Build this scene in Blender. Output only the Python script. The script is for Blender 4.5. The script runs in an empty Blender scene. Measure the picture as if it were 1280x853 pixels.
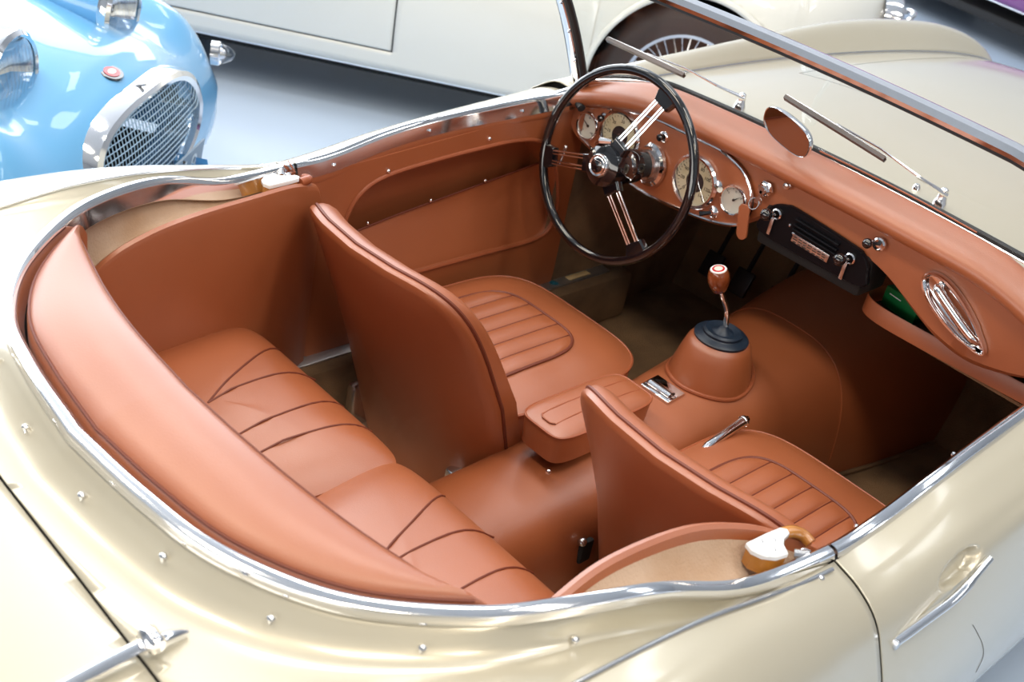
import bpy, bmesh, math, random
import numpy as np
from mathutils import Vector, Matrix

SC = bpy.context.scene
COL = SC.collection
PI = math.pi
random.seed(4)

# ------------------------------------------------------------------ camera
CAM_POS = (1.0703424, -1.1978127, 1.7439540)
YAW, PITCH, ROLL = -0.72066484, -0.54597583, 0.20353675
fw = Vector((math.sin(YAW)*math.cos(PITCH), math.cos(YAW)*math.cos(PITCH), math.sin(PITCH)))
rt = fw.cross(Vector((0, 0, 1))).normalized()
up = rt.cross(fw)
r2 = math.cos(ROLL)*rt + math.sin(ROLL)*up
u2 = -math.sin(ROLL)*rt + math.cos(ROLL)*up
cd = bpy.data.cameras.new('camera'); camo = bpy.data.objects.new('camera', cd); COL.objects.link(camo)
camo.matrix_world = Matrix(((r2.x, u2.x, -fw.x, CAM_POS[0]), (r2.y, u2.y, -fw.y, CAM_POS[1]),
                            (r2.z, u2.z, -fw.z, CAM_POS[2]), (0, 0, 0, 1)))
cd.sensor_fit = 'HORIZONTAL'; cd.sensor_width = 36.0; cd.lens = 1492.558/1280*36
cd.clip_start = 0.02; cd.clip_end = 100
cd.dof.use_dof = True; cd.dof.focus_distance = 2.05; cd.dof.aperture_fstop = 6.3
SC.camera = camo

# ------------------------------------------------------------------ world, lamps, exposure
SC.view_settings.view_transform = 'Standard'
SC.view_settings.look = 'None'
SC.view_settings.gamma = 1.0
SC.view_settings.use_curve_mapping = False
SC.view_settings.exposure = 0.48
W = bpy.data.worlds.new('hall_air'); SC.world = W; W.use_nodes = True
bg = W.node_tree.nodes['Background']
bg.inputs[0].default_value = (0.90, 0.95, 1.0, 1); bg.inputs[1].default_value = 0.0

def area(name, loc, target, size, power, color):
    l = bpy.data.lights.new(name, 'AREA'); l.shape = 'RECTANGLE'; l.size, l.size_y = size
    l.energy = power; l.color = color
    o = bpy.data.objects.new(name, l); COL.objects.link(o); o.location = loc
    d = Vector(target) - Vector(loc)
    o.rotation_euler = d.to_track_quat('-Z', 'Y').to_euler()
    return o
# lamps under the show hall's ceiling, the window wall on its left side and the window behind the camera (all outside the picture)
for i, x in enumerate((-3.6, -1.2, 1.2, 3.6)):
    for j, y in enumerate((-1.6, 0.8, 3.4)):
        warm = (1.0, 0.87, 0.68) if j == 0 else ((1.0, 0.95, 0.88) if j == 1 else (0.93, 0.97, 1.0))
        area(f'ceiling_lamp_{i*3+j+1}_offscreen', (x, y, 4.6), (x, y, 0), (1.5, 0.6), (34, 32, 12)[j], warm)
area('window_left_offscreen', (-9.95, 3.6, 4.1), (0, 3.6, 4.1), (15.4, 7.8), 1250, (0.90, 0.95, 1.0))
area('window_rear_offscreen', (1.0, -9.95, 1.9), (1.0, 0.5, 1.9), (11.0, 3.2), 330, (1.0, 0.95, 0.87))

# ------------------------------------------------------------------ materials
MATS = {}
def mat(name, base, rough=0.5, metal=0.0, coat=0.0, spec=0.5, bump=None, var=None, emit=None, sheen=0.0, coat_rough=0.03, aniso=0.0):
    if name in MATS: return MATS[name]
    m = bpy.data.materials.new(name); m.use_nodes = True
    nt = m.node_tree; b = nt.nodes['Principled BSDF']
    b.inputs['Base Color'].default_value = (*base, 1); b.inputs['Roughness'].default_value = rough
    b.inputs['Metallic'].default_value = metal; b.inputs['Coat Weight'].default_value = coat
    b.inputs['Coat Roughness'].default_value = coat_rough
    b.inputs['Specular IOR Level'].default_value = spec
    b.inputs['Sheen Weight'].default_value = sheen
    tc = None
    if bump or var:
        tc = nt.nodes.new('ShaderNodeTexCoord')
    if bump:                                   # (scale, strength, distance)
        n = nt.nodes.new('ShaderNodeTexNoise'); n.inputs['Scale'].default_value = bump[0]; n.inputs['Detail'].default_value = 3
        nt.links.new(tc.outputs['Object'], n.inputs['Vector'])
        bn = nt.nodes.new('ShaderNodeBump'); bn.inputs['Strength'].default_value = bump[1]; bn.inputs['Distance'].default_value = bump[2]
        nt.links.new(n.outputs['Fac'], bn.inputs['Height']); nt.links.new(bn.outputs['Normal'], b.inputs['Normal'])
    if var:                                    # (scale, other colour)
        n = nt.nodes.new('ShaderNodeTexNoise'); n.inputs['Scale'].default_value = var[0]; n.inputs['Detail'].default_value = 4
        nt.links.new(tc.outputs['Object'], n.inputs['Vector'])
        r = nt.nodes.new('ShaderNodeValToRGB'); r.color_ramp.elements[0].position = 0.35; r.color_ramp.elements[1].position = 0.68
        r.color_ramp.elements[0].color = (*base, 1); r.color_ramp.elements[1].color = (*var[1], 1)
        nt.links.new(n.outputs['Fac'], r.inputs['Fac']); nt.links.new(r.outputs['Color'], b.inputs['Base Color'])
    MATS[name] = m
    return m

LEATHER = mat('tan_leather', (0.375, 0.105, 0.034), 0.44, spec=1.0, coat=0.30, coat_rough=0.36, bump=(420, 0.12, 0.002), var=(5, (0.345, 0.093, 0.029)))
LEATHER_SEAM = mat('leather_seam', (0.16, 0.034, 0.015), 0.55)
LEATHER_PIPE = mat('leather_piping', (0.34, 0.092, 0.036), 0.4)
FELT = mat('beige_felt', (0.50, 0.36, 0.26), 0.95, bump=(260, 0.5, 0.003), var=(9, (0.40, 0.25, 0.15)))
CARPET = mat('brown_carpet', (0.31, 0.185, 0.095), 0.95, bump=(500, 0.8, 0.004), var=(7, (0.15, 0.090, 0.048)))
PAINT = mat('champagne_paint', (0.55, 0.505, 0.395), 0.32, metal=0.30, coat=1.0, coat_rough=0.10)
PAINT_LOW = mat('silver_grey_paint', (0.55, 0.57, 0.60), 0.3, metal=0.45, coat=1.0)
CHROME = mat('chrome', (0.88, 0.88, 0.90), 0.09, metal=1.0)
STEEL = mat('brushed_steel', (0.66, 0.66, 0.67), 0.24, metal=1.0)
BLACK = mat('black_enamel', (0.006, 0.006, 0.008), 0.10, coat=1.0)
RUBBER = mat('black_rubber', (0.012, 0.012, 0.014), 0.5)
BLUE_RUBBER = mat('gaiter_rubber', (0.012, 0.022, 0.040), 0.38)
UNDER = mat('underbody_black', (0.010, 0.010, 0.011), 0.8)
DIAL = mat('cream_dial', (0.72, 0.64, 0.44), 0.5, var=(30, (0.60, 0.50, 0.30)))
DIAL_WHITE = mat('ivory_dial', (0.75, 0.72, 0.62), 0.5)
PRINT = mat('dial_print', (0.02, 0.018, 0.015), 0.6)
WHITE_PLASTIC = mat('white_bracket_enamel', (0.80, 0.82, 0.84), 0.25, coat=0.6)
AMBER = mat('amber_varnished_wood', (0.55, 0.23, 0.035), 0.25, coat=0.8, var=(14, (0.33, 0.12, 0.02)))
WALNUT = mat('walnut_knob', (0.16, 0.035, 0.010), 0.18, coat=1.0, var=(40, (0.28, 0.07, 0.02)))
RED = mat('red_enamel', (0.55, 0.015, 0.02), 0.3, coat=0.5)
WHITE = mat('white_print', (0.85, 0.82, 0.80), 0.4)
GREEN = mat('green_card', (0.01, 0.38, 0.09), 0.4)
GREEN_DARK = mat('dark_green_card', (0.006, 0.16, 0.04), 0.4)
ALU = mat('aluminium_tread', (0.55, 0.55, 0.56), 0.4, metal=0.9)
STICKER = mat('yellow_sticker', (0.75, 0.55, 0.28), 0.6)
TEAL = mat('teal_sticker', (0.01, 0.11, 0.16), 0.6)
SKYBLUE = mat('sky_blue_paint', (0.15, 0.43, 0.76), 0.30, coat=1.0)
IVORY = mat('ivory_white_paint', (0.86, 0.85, 0.79), 0.32, coat=1.0)
PURPLE = mat('purple_paint', (0.16, 0.025, 0.17), 0.25, coat=1.0)
TYRE = mat('tyre_rubber', (0.022, 0.022, 0.024), 0.6, bump=(60, 0.3, 0.004))
PLATE = mat('number_plate_grey', (0.20, 0.27, 0.36), 0.45)
PLATE_CHAR = mat('number_plate_characters', (0.62, 0.70, 0.78), 0.4)
FLOOR = mat('pale_floor_paint', (0.56, 0.67, 0.83), 0.28, spec=0.5, var=(1.2, (0.53, 0.65, 0.82)))
CRACKLE = mat('black_crackle', (0.006, 0.006, 0.008), 0.30, spec=0.15, bump=(300, 0.3, 0.001))

def glass_mat(name, tint=(1, 1, 1), refl=0.07):
    m = bpy.data.materials.new(name); m.use_nodes = True; nt = m.node_tree
    for n in list(nt.nodes): nt.nodes.remove(n)
    out = nt.nodes.new('ShaderNodeOutputMaterial'); mix = nt.nodes.new('ShaderNodeMixShader')
    tr = nt.nodes.new('ShaderNodeBsdfTransparent'); tr.inputs[0].default_value = (*tint, 1)
    gl = nt.nodes.new('ShaderNodeBsdfGlossy'); gl.inputs['Roughness'].default_value = 0.01
    fr = nt.nodes.new('ShaderNodeLayerWeight'); fr.inputs['Blend'].default_value = 0.25
    mul = nt.nodes.new('ShaderNodeMath'); mul.operation = 'MULTIPLY_ADD'; mul.inputs[1].default_value = 0.12; mul.inputs[2].default_value = refl
    nt.links.new(fr.outputs['Facing'], mul.inputs[0]); nt.links.new(mul.outputs[0], mix.inputs[0])
    nt.links.new(tr.outputs[0], mix.inputs[1]); nt.links.new(gl.outputs[0], mix.inputs[2]); nt.links.new(mix.outputs[0], out.inputs[0])
    MATS[name] = m
    return m
GLASS = glass_mat('windscreen_glass', (0.95, 0.97, 0.97), 0.03)
LENS = glass_mat('lamp_lens_glass', (0.97, 0.98, 1.0), 0.10)
MIRROR = mat('mirror_silver', (0.80, 0.78, 0.78), 0.02, metal=1.0)

# ------------------------------------------------------------------ mesh helpers
def mk(name, V, F, m, parent=None, smooth=True, sharp=40):
    me = bpy.data.meshes.new(name)
    me.from_pydata([tuple(map(float, v)) for v in V], [], [tuple(f) for f in F])
    me.validate(); me.update()
    bm = bmesh.new(); bm.from_mesh(me)
    bmesh.ops.remove_doubles(bm, verts=bm.verts, dist=1e-5)
    bmesh.ops.recalc_face_normals(bm, faces=bm.faces)
    bm.to_mesh(me); bm.free()
    if smooth:
        me.polygons.foreach_set('use_smooth', [True]*len(me.polygons))
        me.set_sharp_from_angle(angle=math.radians(sharp))
    me.materials.append(m)
    o = bpy.data.objects.new(name, me); COL.objects.link(o)
    if parent: o.parent = parent
    return o

def empty(name, loc=(0, 0, 0), parent=None):
    o = bpy.data.objects.new(name, None); COL.objects.link(o); o.location = loc; o.empty_display_size = 0.1
    if parent: o.parent = parent
    return o

def tag(o, label, cat, group=None):
    o['label'] = label; o['category'] = cat
    if group: o['group'] = group
    return o

class B:
    """collects shapes into one mesh"""
    def __init__(s): s.V = []; s.F = []
    def add(s, V, F):
        k = len(s.V); s.V += [tuple(map(float, v)) for v in V]; s.F += [tuple(i+k for i in f) for f in F]; return s
    def grid(s, P, wu=False, wv=False):
        P = np.asarray(P, float); nu, nv = P.shape[:2]; F = []
        for i in range(nu if wu else nu-1):
            for j in range(nv if wv else nv-1):
                F.append((i*nv+j, ((i+1) % nu)*nv+j, ((i+1) % nu)*nv+(j+1) % nv, i*nv+(j+1) % nv))
        return s.add(P.reshape(-1, 3), F)
    def tube(s, path, r, n=8, closed=False, caps=True, squash=1.0):
        P = np.asarray(path, float); N = len(P)
        rr = np.full(N, r) if np.isscalar(r) else np.asarray(r, float)
        T = np.zeros_like(P)
        for i in range(N):
            a = P[(i+1) % N] if closed or i < N-1 else P[i]; b = P[i-1] if closed or i > 0 else P[i]
            t = a-b; T[i] = t/(np.linalg.norm(t)+1e-12)
        ref = np.array([0, 0, 1.0]) if abs(T[0][2]) < .9 else np.array([1.0, 0, 0])
        nrm = np.cross(T[0], np.cross(ref, T[0])); nrm /= np.linalg.norm(nrm)
        R = []
        for i in range(N):
            nrm = nrm - T[i]*(nrm@T[i]); nrm /= np.linalg.norm(nrm)+1e-12
            bn = np.cross(T[i], nrm)
            R.append([P[i]+rr[i]*(math.cos(a)*nrm*squash+math.sin(a)*bn) for a in np.arange(n)*2*PI/n])
        k = len(s.V); s.grid(R, wu=closed, wv=True)
        if caps and not closed:
            s.F.append(tuple(k+j for j in range(n))); s.F.append(tuple(k+(N-1)*n+j for j in reversed(range(n))))
        return s
    def lathe(s, prof, n=32, M=None):
        """prof: list of (r, z); M maps local (axis=z) to world"""
        M = M or Matrix.Identity(4); R = []
        for r, z in prof:
            R.append([tuple(M @ Vector((r*math.cos(a), r*math.sin(a), z))) for a in np.arange(n)*2*PI/n])
        return s.grid(R, wv=True)
    def poly_prism(s, pts, h, M=None, bevel=0.0):
        """pts closed 2D outline, extruded 0..h along local z, with a small bevel on the top edge"""
        M = M or Matrix.Identity(4); pts = np.asarray(pts, float); c = pts.mean(0); n = len(pts); V = []
        rings = [(0, 0.0), (h-bevel, 0.0)] + ([(h, bevel)] if bevel > 0 else [])
        for z, ins in rings:
            for p in pts:
                d = c-p; L = np.linalg.norm(d)+1e-9; q = p+d/L*ins
                V.append(tuple(M @ Vector((q[0], q[1], z))))
        F = []
        for k in range(len(rings)-1):
            for i in range(n):
                F.append((k*n+i, k*n+(i+1) % n, (k+1)*n+(i+1) % n, (k+1)*n+i))
        F.append(tuple(range(n))); F.append(tuple((len(rings)-1)*n+i for i in range(n)))
        return s.add(V, F)
    def box(s, c, size, M=None, bev=0.004):
        hx, hy, hz = size[0]/2, size[1]/2, size[2]/2; bev = min(bev, hx*.9, hy*.9, hz*.9)
        bm = bmesh.new(); bmesh.ops.create_cube(bm, size=1.0)
        for v in bm.verts: v.co = Vector((v.co.x*size[0], v.co.y*size[1], v.co.z*size[2]))
        if bev > 0: bmesh.ops.bevel(bm, geom=list(bm.edges), offset=bev, segments=2, affect='EDGES', profile=0.5)
        bm.verts.ensure_lookup_table()
        Mt = Matrix.Translation(Vector(c)) @ (M or Matrix.Identity(4))
        V = [tuple(Mt @ v.co) for v in bm.verts]; F = [[v.index for v in f.verts] for f in bm.faces]
        bm.free(); return s.add(V, F)
    def sphere(s, c, r, n=12, sc=(1, 1, 1)):
        R = []
        for i in range(n//2+1):
            th = PI*i/(n//2)
            R.append([(c[0]+r*sc[0]*math.sin(th)*math.cos(a), c[1]+r*sc[1]*math.sin(th)*math.sin(a), c[2]+r*sc[2]*math.cos(th)) for a in np.arange(n)*2*PI/n])
        return s.grid(R, wv=True)
    def mirror(s):
        o = B(); o.V = [(-x, y, z) for x, y, z in s.V]; o.F = [tuple(reversed(f)) for f in s.F]; return o
    def build(s, name, m, parent=None, **k): return mk(name, s.V, s.F, m, parent, **k)

def cr(P, n=8, closed=False):
    """Catmull-Rom through the points"""
    P = np.asarray(P, float)
    Q = np.vstack([P[-1], P, P[0], P[1]]) if closed else np.vstack([2*P[0]-P[1], P, 2*P[-1]-P[-2]])
    out = []
    for i in range(1, len(Q)-2):
        a, b, c, d = Q[i-1:i+3]
        for t in np.linspace(0, 1, n, endpoint=False):
            out.append(.5*(2*b+(c-a)*t+(2*a-5*b+4*c-d)*t*t+(3*b-a-3*c+d)*t**3))
    if not closed: out.append(P[-1])
    return np.array(out)

def resample(P, n, closed=False):
    P = np.asarray(P, float)
    if closed: P = np.vstack([P, P[:1]])
    L = np.r_[0, np.cumsum(np.linalg.norm(np.diff(P, axis=0), axis=1))]
    t = np.linspace(0, L[-1], n+1)[:-1] if closed else np.linspace(0, L[-1], n)
    return np.stack([np.interp(t, L, P[:, k]) for k in range(P.shape[1])], 1)

def interp_keys(keys, y):
    """keys: sorted list of (y, array); monotone-ish cubic between"""
    ys = [k[0] for k in keys]
    if y <= ys[0]: return np.array(keys[0][1], float)
    if y >= ys[-1]: return np.array(keys[-1][1], float)
    i = max(j for j in range(len(ys)-1) if ys[j] <= y)
    y0, y1 = ys[i], ys[i+1]; t = (y-y0)/(y1-y0)
    a, b = np.array(keys[i][1], float), np.array(keys[i+1][1], float)
    ma = (b-np.array(keys[i-1][1], float))/(y1-ys[i-1]) if i > 0 else (b-a)/(y1-y0)
    mb = (np.array(keys[i+2][1], float)-a)/(ys[i+2]-y0) if i+2 < len(ys) else (b-a)/(y1-y0)
    h = y1-y0
    return (2*t**3-3*t*t+1)*a+(t**3-2*t*t+t)*h*ma+(-2*t**3+3*t*t)*b+(t**3-t*t)*h*mb

def basis(o, ex, ey, ez):
    ex, ey, ez = Vector(ex), Vector(ey), Vector(ez)
    return Matrix(((ex.x, ey.x, ez.x, o[0]), (ex.y, ey.y, ez.y, o[1]), (ex.z, ey.z, ez.z, o[2]), (0, 0, 0, 1)))

def axis_m(o, d, roll=(0, 0, 1)):
    d = Vector(d).normalized(); r = Vector(roll)
    ex = r.cross(d)
    if ex.length < 1e-4: ex = Vector((1, 0, 0)).cross(d)
    ex.normalize(); ey = d.cross(ex)
    return basis(o, ex, ey, d)

def text_mesh(name, s, size, M, m, parent, depth=0.0006, align='CENTER'):
    cu = bpy.data.curves.new(name, 'FONT'); cu.body = s; cu.size = size; cu.extrude = depth; cu.align_x = align; cu.align_y = 'CENTER'
    cu.resolution_u = 2
    t = bpy.data.objects.new(name, cu); COL.objects.link(t)
    dg = bpy.context.evaluated_depsgraph_get(); dg.update()
    me = bpy.data.meshes.new_from_object(t.evaluated_get(dg)); bpy.data.objects.remove(t)
    me.transform(M); me.name = name; me.materials.clear(); me.materials.append(m)
    o = bpy.data.objects.new(name, me); COL.objects.link(o); o.parent = parent
    return o

def cut(o, planes_keep=(), remove=None, splits=()):
    """bisect an object's mesh: planes_keep = (co, no) keeps the side the normal points away from; splits only insert edges; remove(c) deletes faces"""
    bm = bmesh.new(); bm.from_mesh(o.data)
    for co, no in planes_keep:
        bmesh.ops.bisect_plane(bm, geom=list(bm.verts)+list(bm.edges)+list(bm.faces), plane_co=co, plane_no=no, clear_outer=True, dist=1e-6)
    for co, no in splits:
        bmesh.ops.bisect_plane(bm, geom=list(bm.verts)+list(bm.edges)+list(bm.faces), plane_co=co, plane_no=no, dist=1e-6)
    if remove:
        bmesh.ops.delete(bm, geom=[f for f in bm.faces if remove(f.calc_center_median())], context='FACES')
    bm.to_mesh(o.data); bm.free()

def solid(o, t, offset=-1):
    md = o.modifiers.new('thickness', 'SOLIDIFY'); md.thickness = t; md.offset = offset
    return o

# ------------------------------------------------------------------ the hall
def struct(o): o['kind'] = 'structure'; return o
struct(B().grid([[(x, y, 0) for y in np.linspace(-10, 12, 7)] for x in np.linspace(-10, 10, 7)]).build('floor', FLOOR))
WALL = mat('grey_wall_paint', (0.45, 0.45, 0.45), 0.8)
struct(B().grid([[(x, y, 8.2) for y in (-10, 1, 12)] for x in (-10, 0, 10)]).build('ceiling', WALL))
struct(B().grid([[(10, y, z) for y in (-10, 1, 12)] for z in (0, 4, 8.2)]).build('wall_right', WALL))
struct(B().grid([[(x, -10, z) for x in (-10, 0, 10)] for z in (0, 4, 8.2)]).build('wall_rear', WALL))
struct(B().grid([[(-10, y, z) for y in (-10, 1, 12)] for z in (0, 4, 8.2)]).build('wall_left', WALL))
struct(B().grid([[(x, 12, z) for x in (-10, 0, 10)] for z in (0, 4, 8.2)]).build('wall_front', WALL))

# ================================================================== THE CONVERTIBLE
CAR = empty('vintage_convertible', (0, 0.5, 0))
tag(CAR, 'champagne open roadster with tan leather interior and black three-spoke steering wheel', 'car')
def part(b, name, m, parent=CAR, **k):
    o = b.build(name, m, None, **k); o.parent = parent
    root = parent
    o.matrix_parent_inverse = parent.matrix_world.inverted() if False else Matrix.Translation(-Vector((0, 0.5, 0)))
    return o
def group(name, parent=CAR):
    o = empty(name, (0, 0, 0)); o.parent = parent; o.matrix_parent_inverse = Matrix.Translation(-Vector((0, 0.5, 0)))
    return o
def sub(b, name, m, parent, **k):
    o = b.build(name, m, None, **k); o.parent = parent
    return o
def both(fn, name, m, parent=CAR, **k):
    """a part on the right and its mirror image on the left"""
    b = fn() if callable(fn) else fn
    return part(b, name, m, parent, **k), part(b.mirror(), name, m, parent, **k)

# --- rim of the cockpit opening (half curve, centre rear -> door -> screen pillar)
RIM = cr([(0.0, -.701, .846), (.139, -.690, .848), (.263, -.665, .847), (.384, -.596, .843), (.478, -.492, .848), (.524, -.400, .851),
          (.558, -.286, .841), (.589, -.148, .801), (.610, .0, .796), (.615, .1, .801), (.619, .224, .823), (.619, .355, .837),
          (.617, .5, .843), (.612, .66, .848), (.606, .735, .858)], 8)
RIM = resample(RIM, 300)
K0 = int(np.argmin(abs(RIM[:, 1]-0.006)+(RIM[:, 0] < .3)*9))       # door shut line on the rim
RIM_REAR = RIM[:K0+1]; RIM_DOOR = RIM[K0+1:]

def sweep(path, prof, closed=False):
    """sweep a 2D profile (outward, up) along a path whose outward side is right of the travel direction seen from above... outward = T x Z"""
    P = np.asarray(path, float); R = []
    for i in range(len(P)):
        a = P[min(i+1, len(P)-1)]; b = P[max(i-1, 0)]; t = a-b; t /= np.linalg.norm(t)
        out = np.cross(t, [0, 0, 1.0]); out /= np.linalg.norm(out); upv = np.cross(out, t)
        R.append([P[i]+out*p[0]+upv*p[1] for p in prof])
    b = B(); b.grid(R, wv=True); n = len(prof); N = len(P)
    b.F.append(tuple(range(n))); b.F.append(tuple((N-1)*n+j for j in range(n)))
    return b
CAP = [(.0105, -.010), (.0115, -.003), (.009, .004), (.003, .0075), (-.004, .0075), (-.009, .003), (-.011, -.003), (-.0185, -.026), (-.0170, -.028), (-.008, -.012)]
full_rear = np.vstack([RIM_REAR[::-1]*[-1, 1, 1], RIM_REAR[1:]])
part(sweep(full_rear, CAP), 'cockpit_rim_moulding', CHROME)
both(lambda: sweep(RIM_DOOR, CAP), 'door_cap_moulding', CHROME)

# --- rear deck: loft from the rim out to the wing beads and the tail
BEAD = cr([(.632, -.012, .792), (.627, -.08, .797), (.622, -.16, .812), (.612, -.28, .829), (.602, -.42, .834), (.590, -.55, .824), (.586, -.70, .808),
           (.594, -.85, .793), (.603, -1.0, .776), (.600, -1.2, .748), (.56, -1.34, .715), (.45, -1.42, .690), (.25, -1.455, .680), (0, -1.46, .678)], 8)[::-1]
NT, NS = 121, 34
PA = resample(RIM_REAR, NT); QA = resample(BEAD, NT)
rows = []
for P, Q in zip(PA, QA):
    D = np.linalg.norm((Q-P)[:2]); amp = 0.036*min(1, D/.16); row = []
    for s in np.linspace(0, 1, NS)**1.6:
        d = D*s
        z0 = P[2]-.011-amp; zq = Q[2]
        crown = .045*max(0, D-.12)*math.sin(PI*s)
        z = z0+(zq-z0)*s + amp*math.exp(-(d/.030)**2)*(1-s) + crown
        row.append((P[0]+(Q[0]-P[0])*s, P[1]+(Q[1]-P[1])*s, z))
    rows.append(row)
deckB = B().grid(rows); deckL = deckB.mirror()
deck = B(); deck.V = deckB.V+deckL.V; deck.F = deckB.F+[tuple(i+len(deckB.V) for i in f) for f in deckL.F]
YB = -.781; XB = .50
sh = part(deck, 'rear_shroud', PAINT, sharp=60)
cut(sh, splits=[((0, YB+.0018, 0), (0, 1, 0)), ((XB+.0018, 0, 0), (1, 0, 0)), ((-XB-.0018, 0, 0), (1, 0, 0)), ((0, -1.41, 0), (0, 1, 0))],
    remove=lambda c: c.y < YB+.0018 and abs(c.x) < XB+.0018 and c.y > -1.41)
solid(sh, .003)
lid = part(deck, 'boot_lid', PAINT, sharp=60)
cut(lid, planes_keep=[((0, YB-.0018, 0), (0, 1, 0)), ((XB-.0018, 0, 0), (1, 0, 0)), ((-XB+.0018, 0, 0), (-1, 0, 0)), ((0, -1.405, 0), (0, -1, 0))])
solid(lid, .003)
gut = part(deck, 'boot_gap_shade', RUBBER)  # shade of the lid gap, laid in as a black strip beneath it
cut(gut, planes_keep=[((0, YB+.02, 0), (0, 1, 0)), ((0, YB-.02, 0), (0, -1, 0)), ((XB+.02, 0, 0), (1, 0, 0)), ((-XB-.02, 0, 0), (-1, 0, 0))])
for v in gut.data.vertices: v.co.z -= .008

def deck_z(x, y):
    A = np.array(deck.V); d = np.hypot(A[:, 0]-x, A[:, 1]-y); k = np.argsort(d)[:4]; w = 1/(d[k]+1e-4)
    return float((A[k, 2]*w).sum()/w.sum())

# boot hinges
for hx in (.305, -.305):
    h = group('boot_hinge')
    zf, zb_ = deck_z(hx, -.735), deck_z(hx, -.87)
    b = B(); ya, yb2 = -.728, -.795
    path = [(hx, -.728, zf+.006), (hx, -.745, zf+.010), (hx, -.765, deck_z(hx, -.765)+.013), (hx, -.783, deck_z(hx, -.783)+.014)]
    b.tube(path, [.003, .0065, .0085, .009], 10, squash=.8); sub(b, 'hinge_arm', CHROME, h)
    b = B(); path = [(hx, -.783, deck_z(hx, -.783)+.014), (hx, -.82, deck_z(hx, -.82)+.012), (hx, -.87, zb_+.010), (hx, -.905, deck_z(hx, -.905)+.006)]
    b.tube(path, [.009, .0095, .0075, .003], 10, squash=.8); sub(b, 'hinge_strap', CHROME, h)
    b = B(); b.lathe([(0, -.014), (.008, -.014), (.0105, -.011), (.0105, .011), (.008, .014), (0, .014)], 16, axis_m((hx, -.768, deck_z(hx, -.768)+.018), (1, 0, 0)))
    sub(b, 'hinge_knuckle', CHROME, h)

# tonneau studs round the rim
STUDS = [(.632, -.039), (.545, -.40), (.465, -.549), (.345, -.655), (.213, -.705), (.072, -.728)]
def stud(x, y, z, nrm=(0, 0, 1), r=.0045, name='fastener_stud', parent=CAR):
    b = B(); b.lathe([(r*.75, -.003), (r*.7, .003), (r, .0045), (r, .0065), (r*.6, .0085), (0, .009)], 10, axis_m((x, y, z), nrm))
    return part(b, name, CHROME, parent)
for x, y in STUDS:
    for s in (1, -1): stud(s*x, y, (deck_z(x, y) if y < -.05 else .788), (.15*s, -.1, 1))

# --- body sides: stations of (x, z) from the top edge down to the sill
SIDE = [
 (-1.45, [(.50, .690), (.545, .683), (.59, .66), (.62, .62), (.635, .55), (.625, .49), (.60, .44), (.56, .40)]),
 (-1.34, [(.56, .715), (.60, .708), (.65, .685), (.68, .64), (.695, .57), (.69, .50), (.665, .44), (.63, .39)]),
 (-1.20, [(.600, .748), (.645, .745), (.695, .72), (.725, .67), (.74, .60), (.738, .52), (.72, .43), (.69, .36)]),
 (-0.85, [(.594, .793), (.65, .797), (.71, .772), (.745, .715), (.762, .64), (.765, .55), (.752, .42), (.72, .33)]),
 (-0.60, [(.588, .818), (.65, .828), (.712, .800), (.750, .735), (.765, .65), (.768, .55), (.755, .42), (.72, .33)]),
 (-0.42, [(.602, .834), (.66, .832), (.715, .798), (.748, .735), (.764, .65), (.768, .55), (.755, .42), (.72, .33)]),
 (-0.28, [(.612, .829), (.665, .820), (.712, .786), (.742, .728), (.762, .645), (.768, .55), (.755, .42), (.72, .33)]),
 (-0.14, [(.623, .809), (.668, .797), (.708, .766), (.734, .718), (.759, .640), (.767, .55), (.755, .42), (.72, .33)]),
 (0.00,  [(.624, .792), (.664, .779), (.700, .754), (.724, .714), (.754, .640), (.765, .55), (.752, .42), (.72, .33)]),
 (0.10,  [(.622, .798), (.664, .786), (.700, .762), (.724, .724), (.754, .645), (.765, .55), (.752, .42), (.72, .33)]),
 (0.25,  [(.626, .825), (.666, .808), (.702, .784), (.727, .748), (.756, .650), (.765, .55), (.752, .42), (.72, .33)]),
 (0.40,  [(.626, .838), (.666, .822), (.704, .800), (.730, .768), (.757, .660), (.765, .55), (.752, .42), (.72, .33)]),
 (0.74,  [(.614, .855), (.660, .846), (.706, .826), (.736, .795), (.758, .670), (.765, .55), (.752, .42), (.72, .33)]),
]
ARCH_R = (-.47, .34)
def side_pt(y, vs, arches=((-.47, .31, .345), (1.87, .31, .345))):
    P = interp_keys(SIDE, y); c = cr(P, 10)
    zb = P[-1][1]
    for yc, zc, r in arches:
        if abs(y-yc) < r: zb = max(zb, zc+math.sqrt(r*r-(y-yc)**2))
    # trim to zb
    k = [i for i in range(len(c)) if c[i][1] >= zb]
    c = c[:max(k)+1] if zb > P[-1][1] else c
    return resample(c, vs)
def side_surface(y0, y1, n, vs=50):
    R = []
    for y in np.linspace(y0, y1, n):
        R.append([(p[0], y, p[1]) for p in side_pt(y, vs)])
    return B().grid(R)
for o in both(lambda: side_surface(-1.45, .0035, 140), 'rear_wing', PAINT, sharp=60): solid(o, .003)
HP0 = np.array([.722, .035, .712]); HP1 = np.array([.729, .255, .757])
HAX = (HP1-HP0)/np.linalg.norm(HP1-HP0); HN = np.array([.80, 0, .60]); HN -= HAX*(HN@HAX); HN /= np.linalg.norm(HN); HE = np.cross(HN, HAX)
HC = (HP0*.27+HP1*.73)+np.array([-.012, 0, .014])
def door_surface():
    b = side_surface(.0085, .728, 300, 200); V = []
    for v in b.V:
        d = np.array(v)-HC; u_, w_ = d@HAX/.055, d@HE/.0185; r = math.hypot(u_, w_)
        if r < 1 and abs(d@HN) < .05:
            q = min(1, (1-r)/.38); q = q*q*(3-2*q); v = tuple(np.array(v)-HN*.017*q)
        V.append(v)
    b.V = V
    return b
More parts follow.
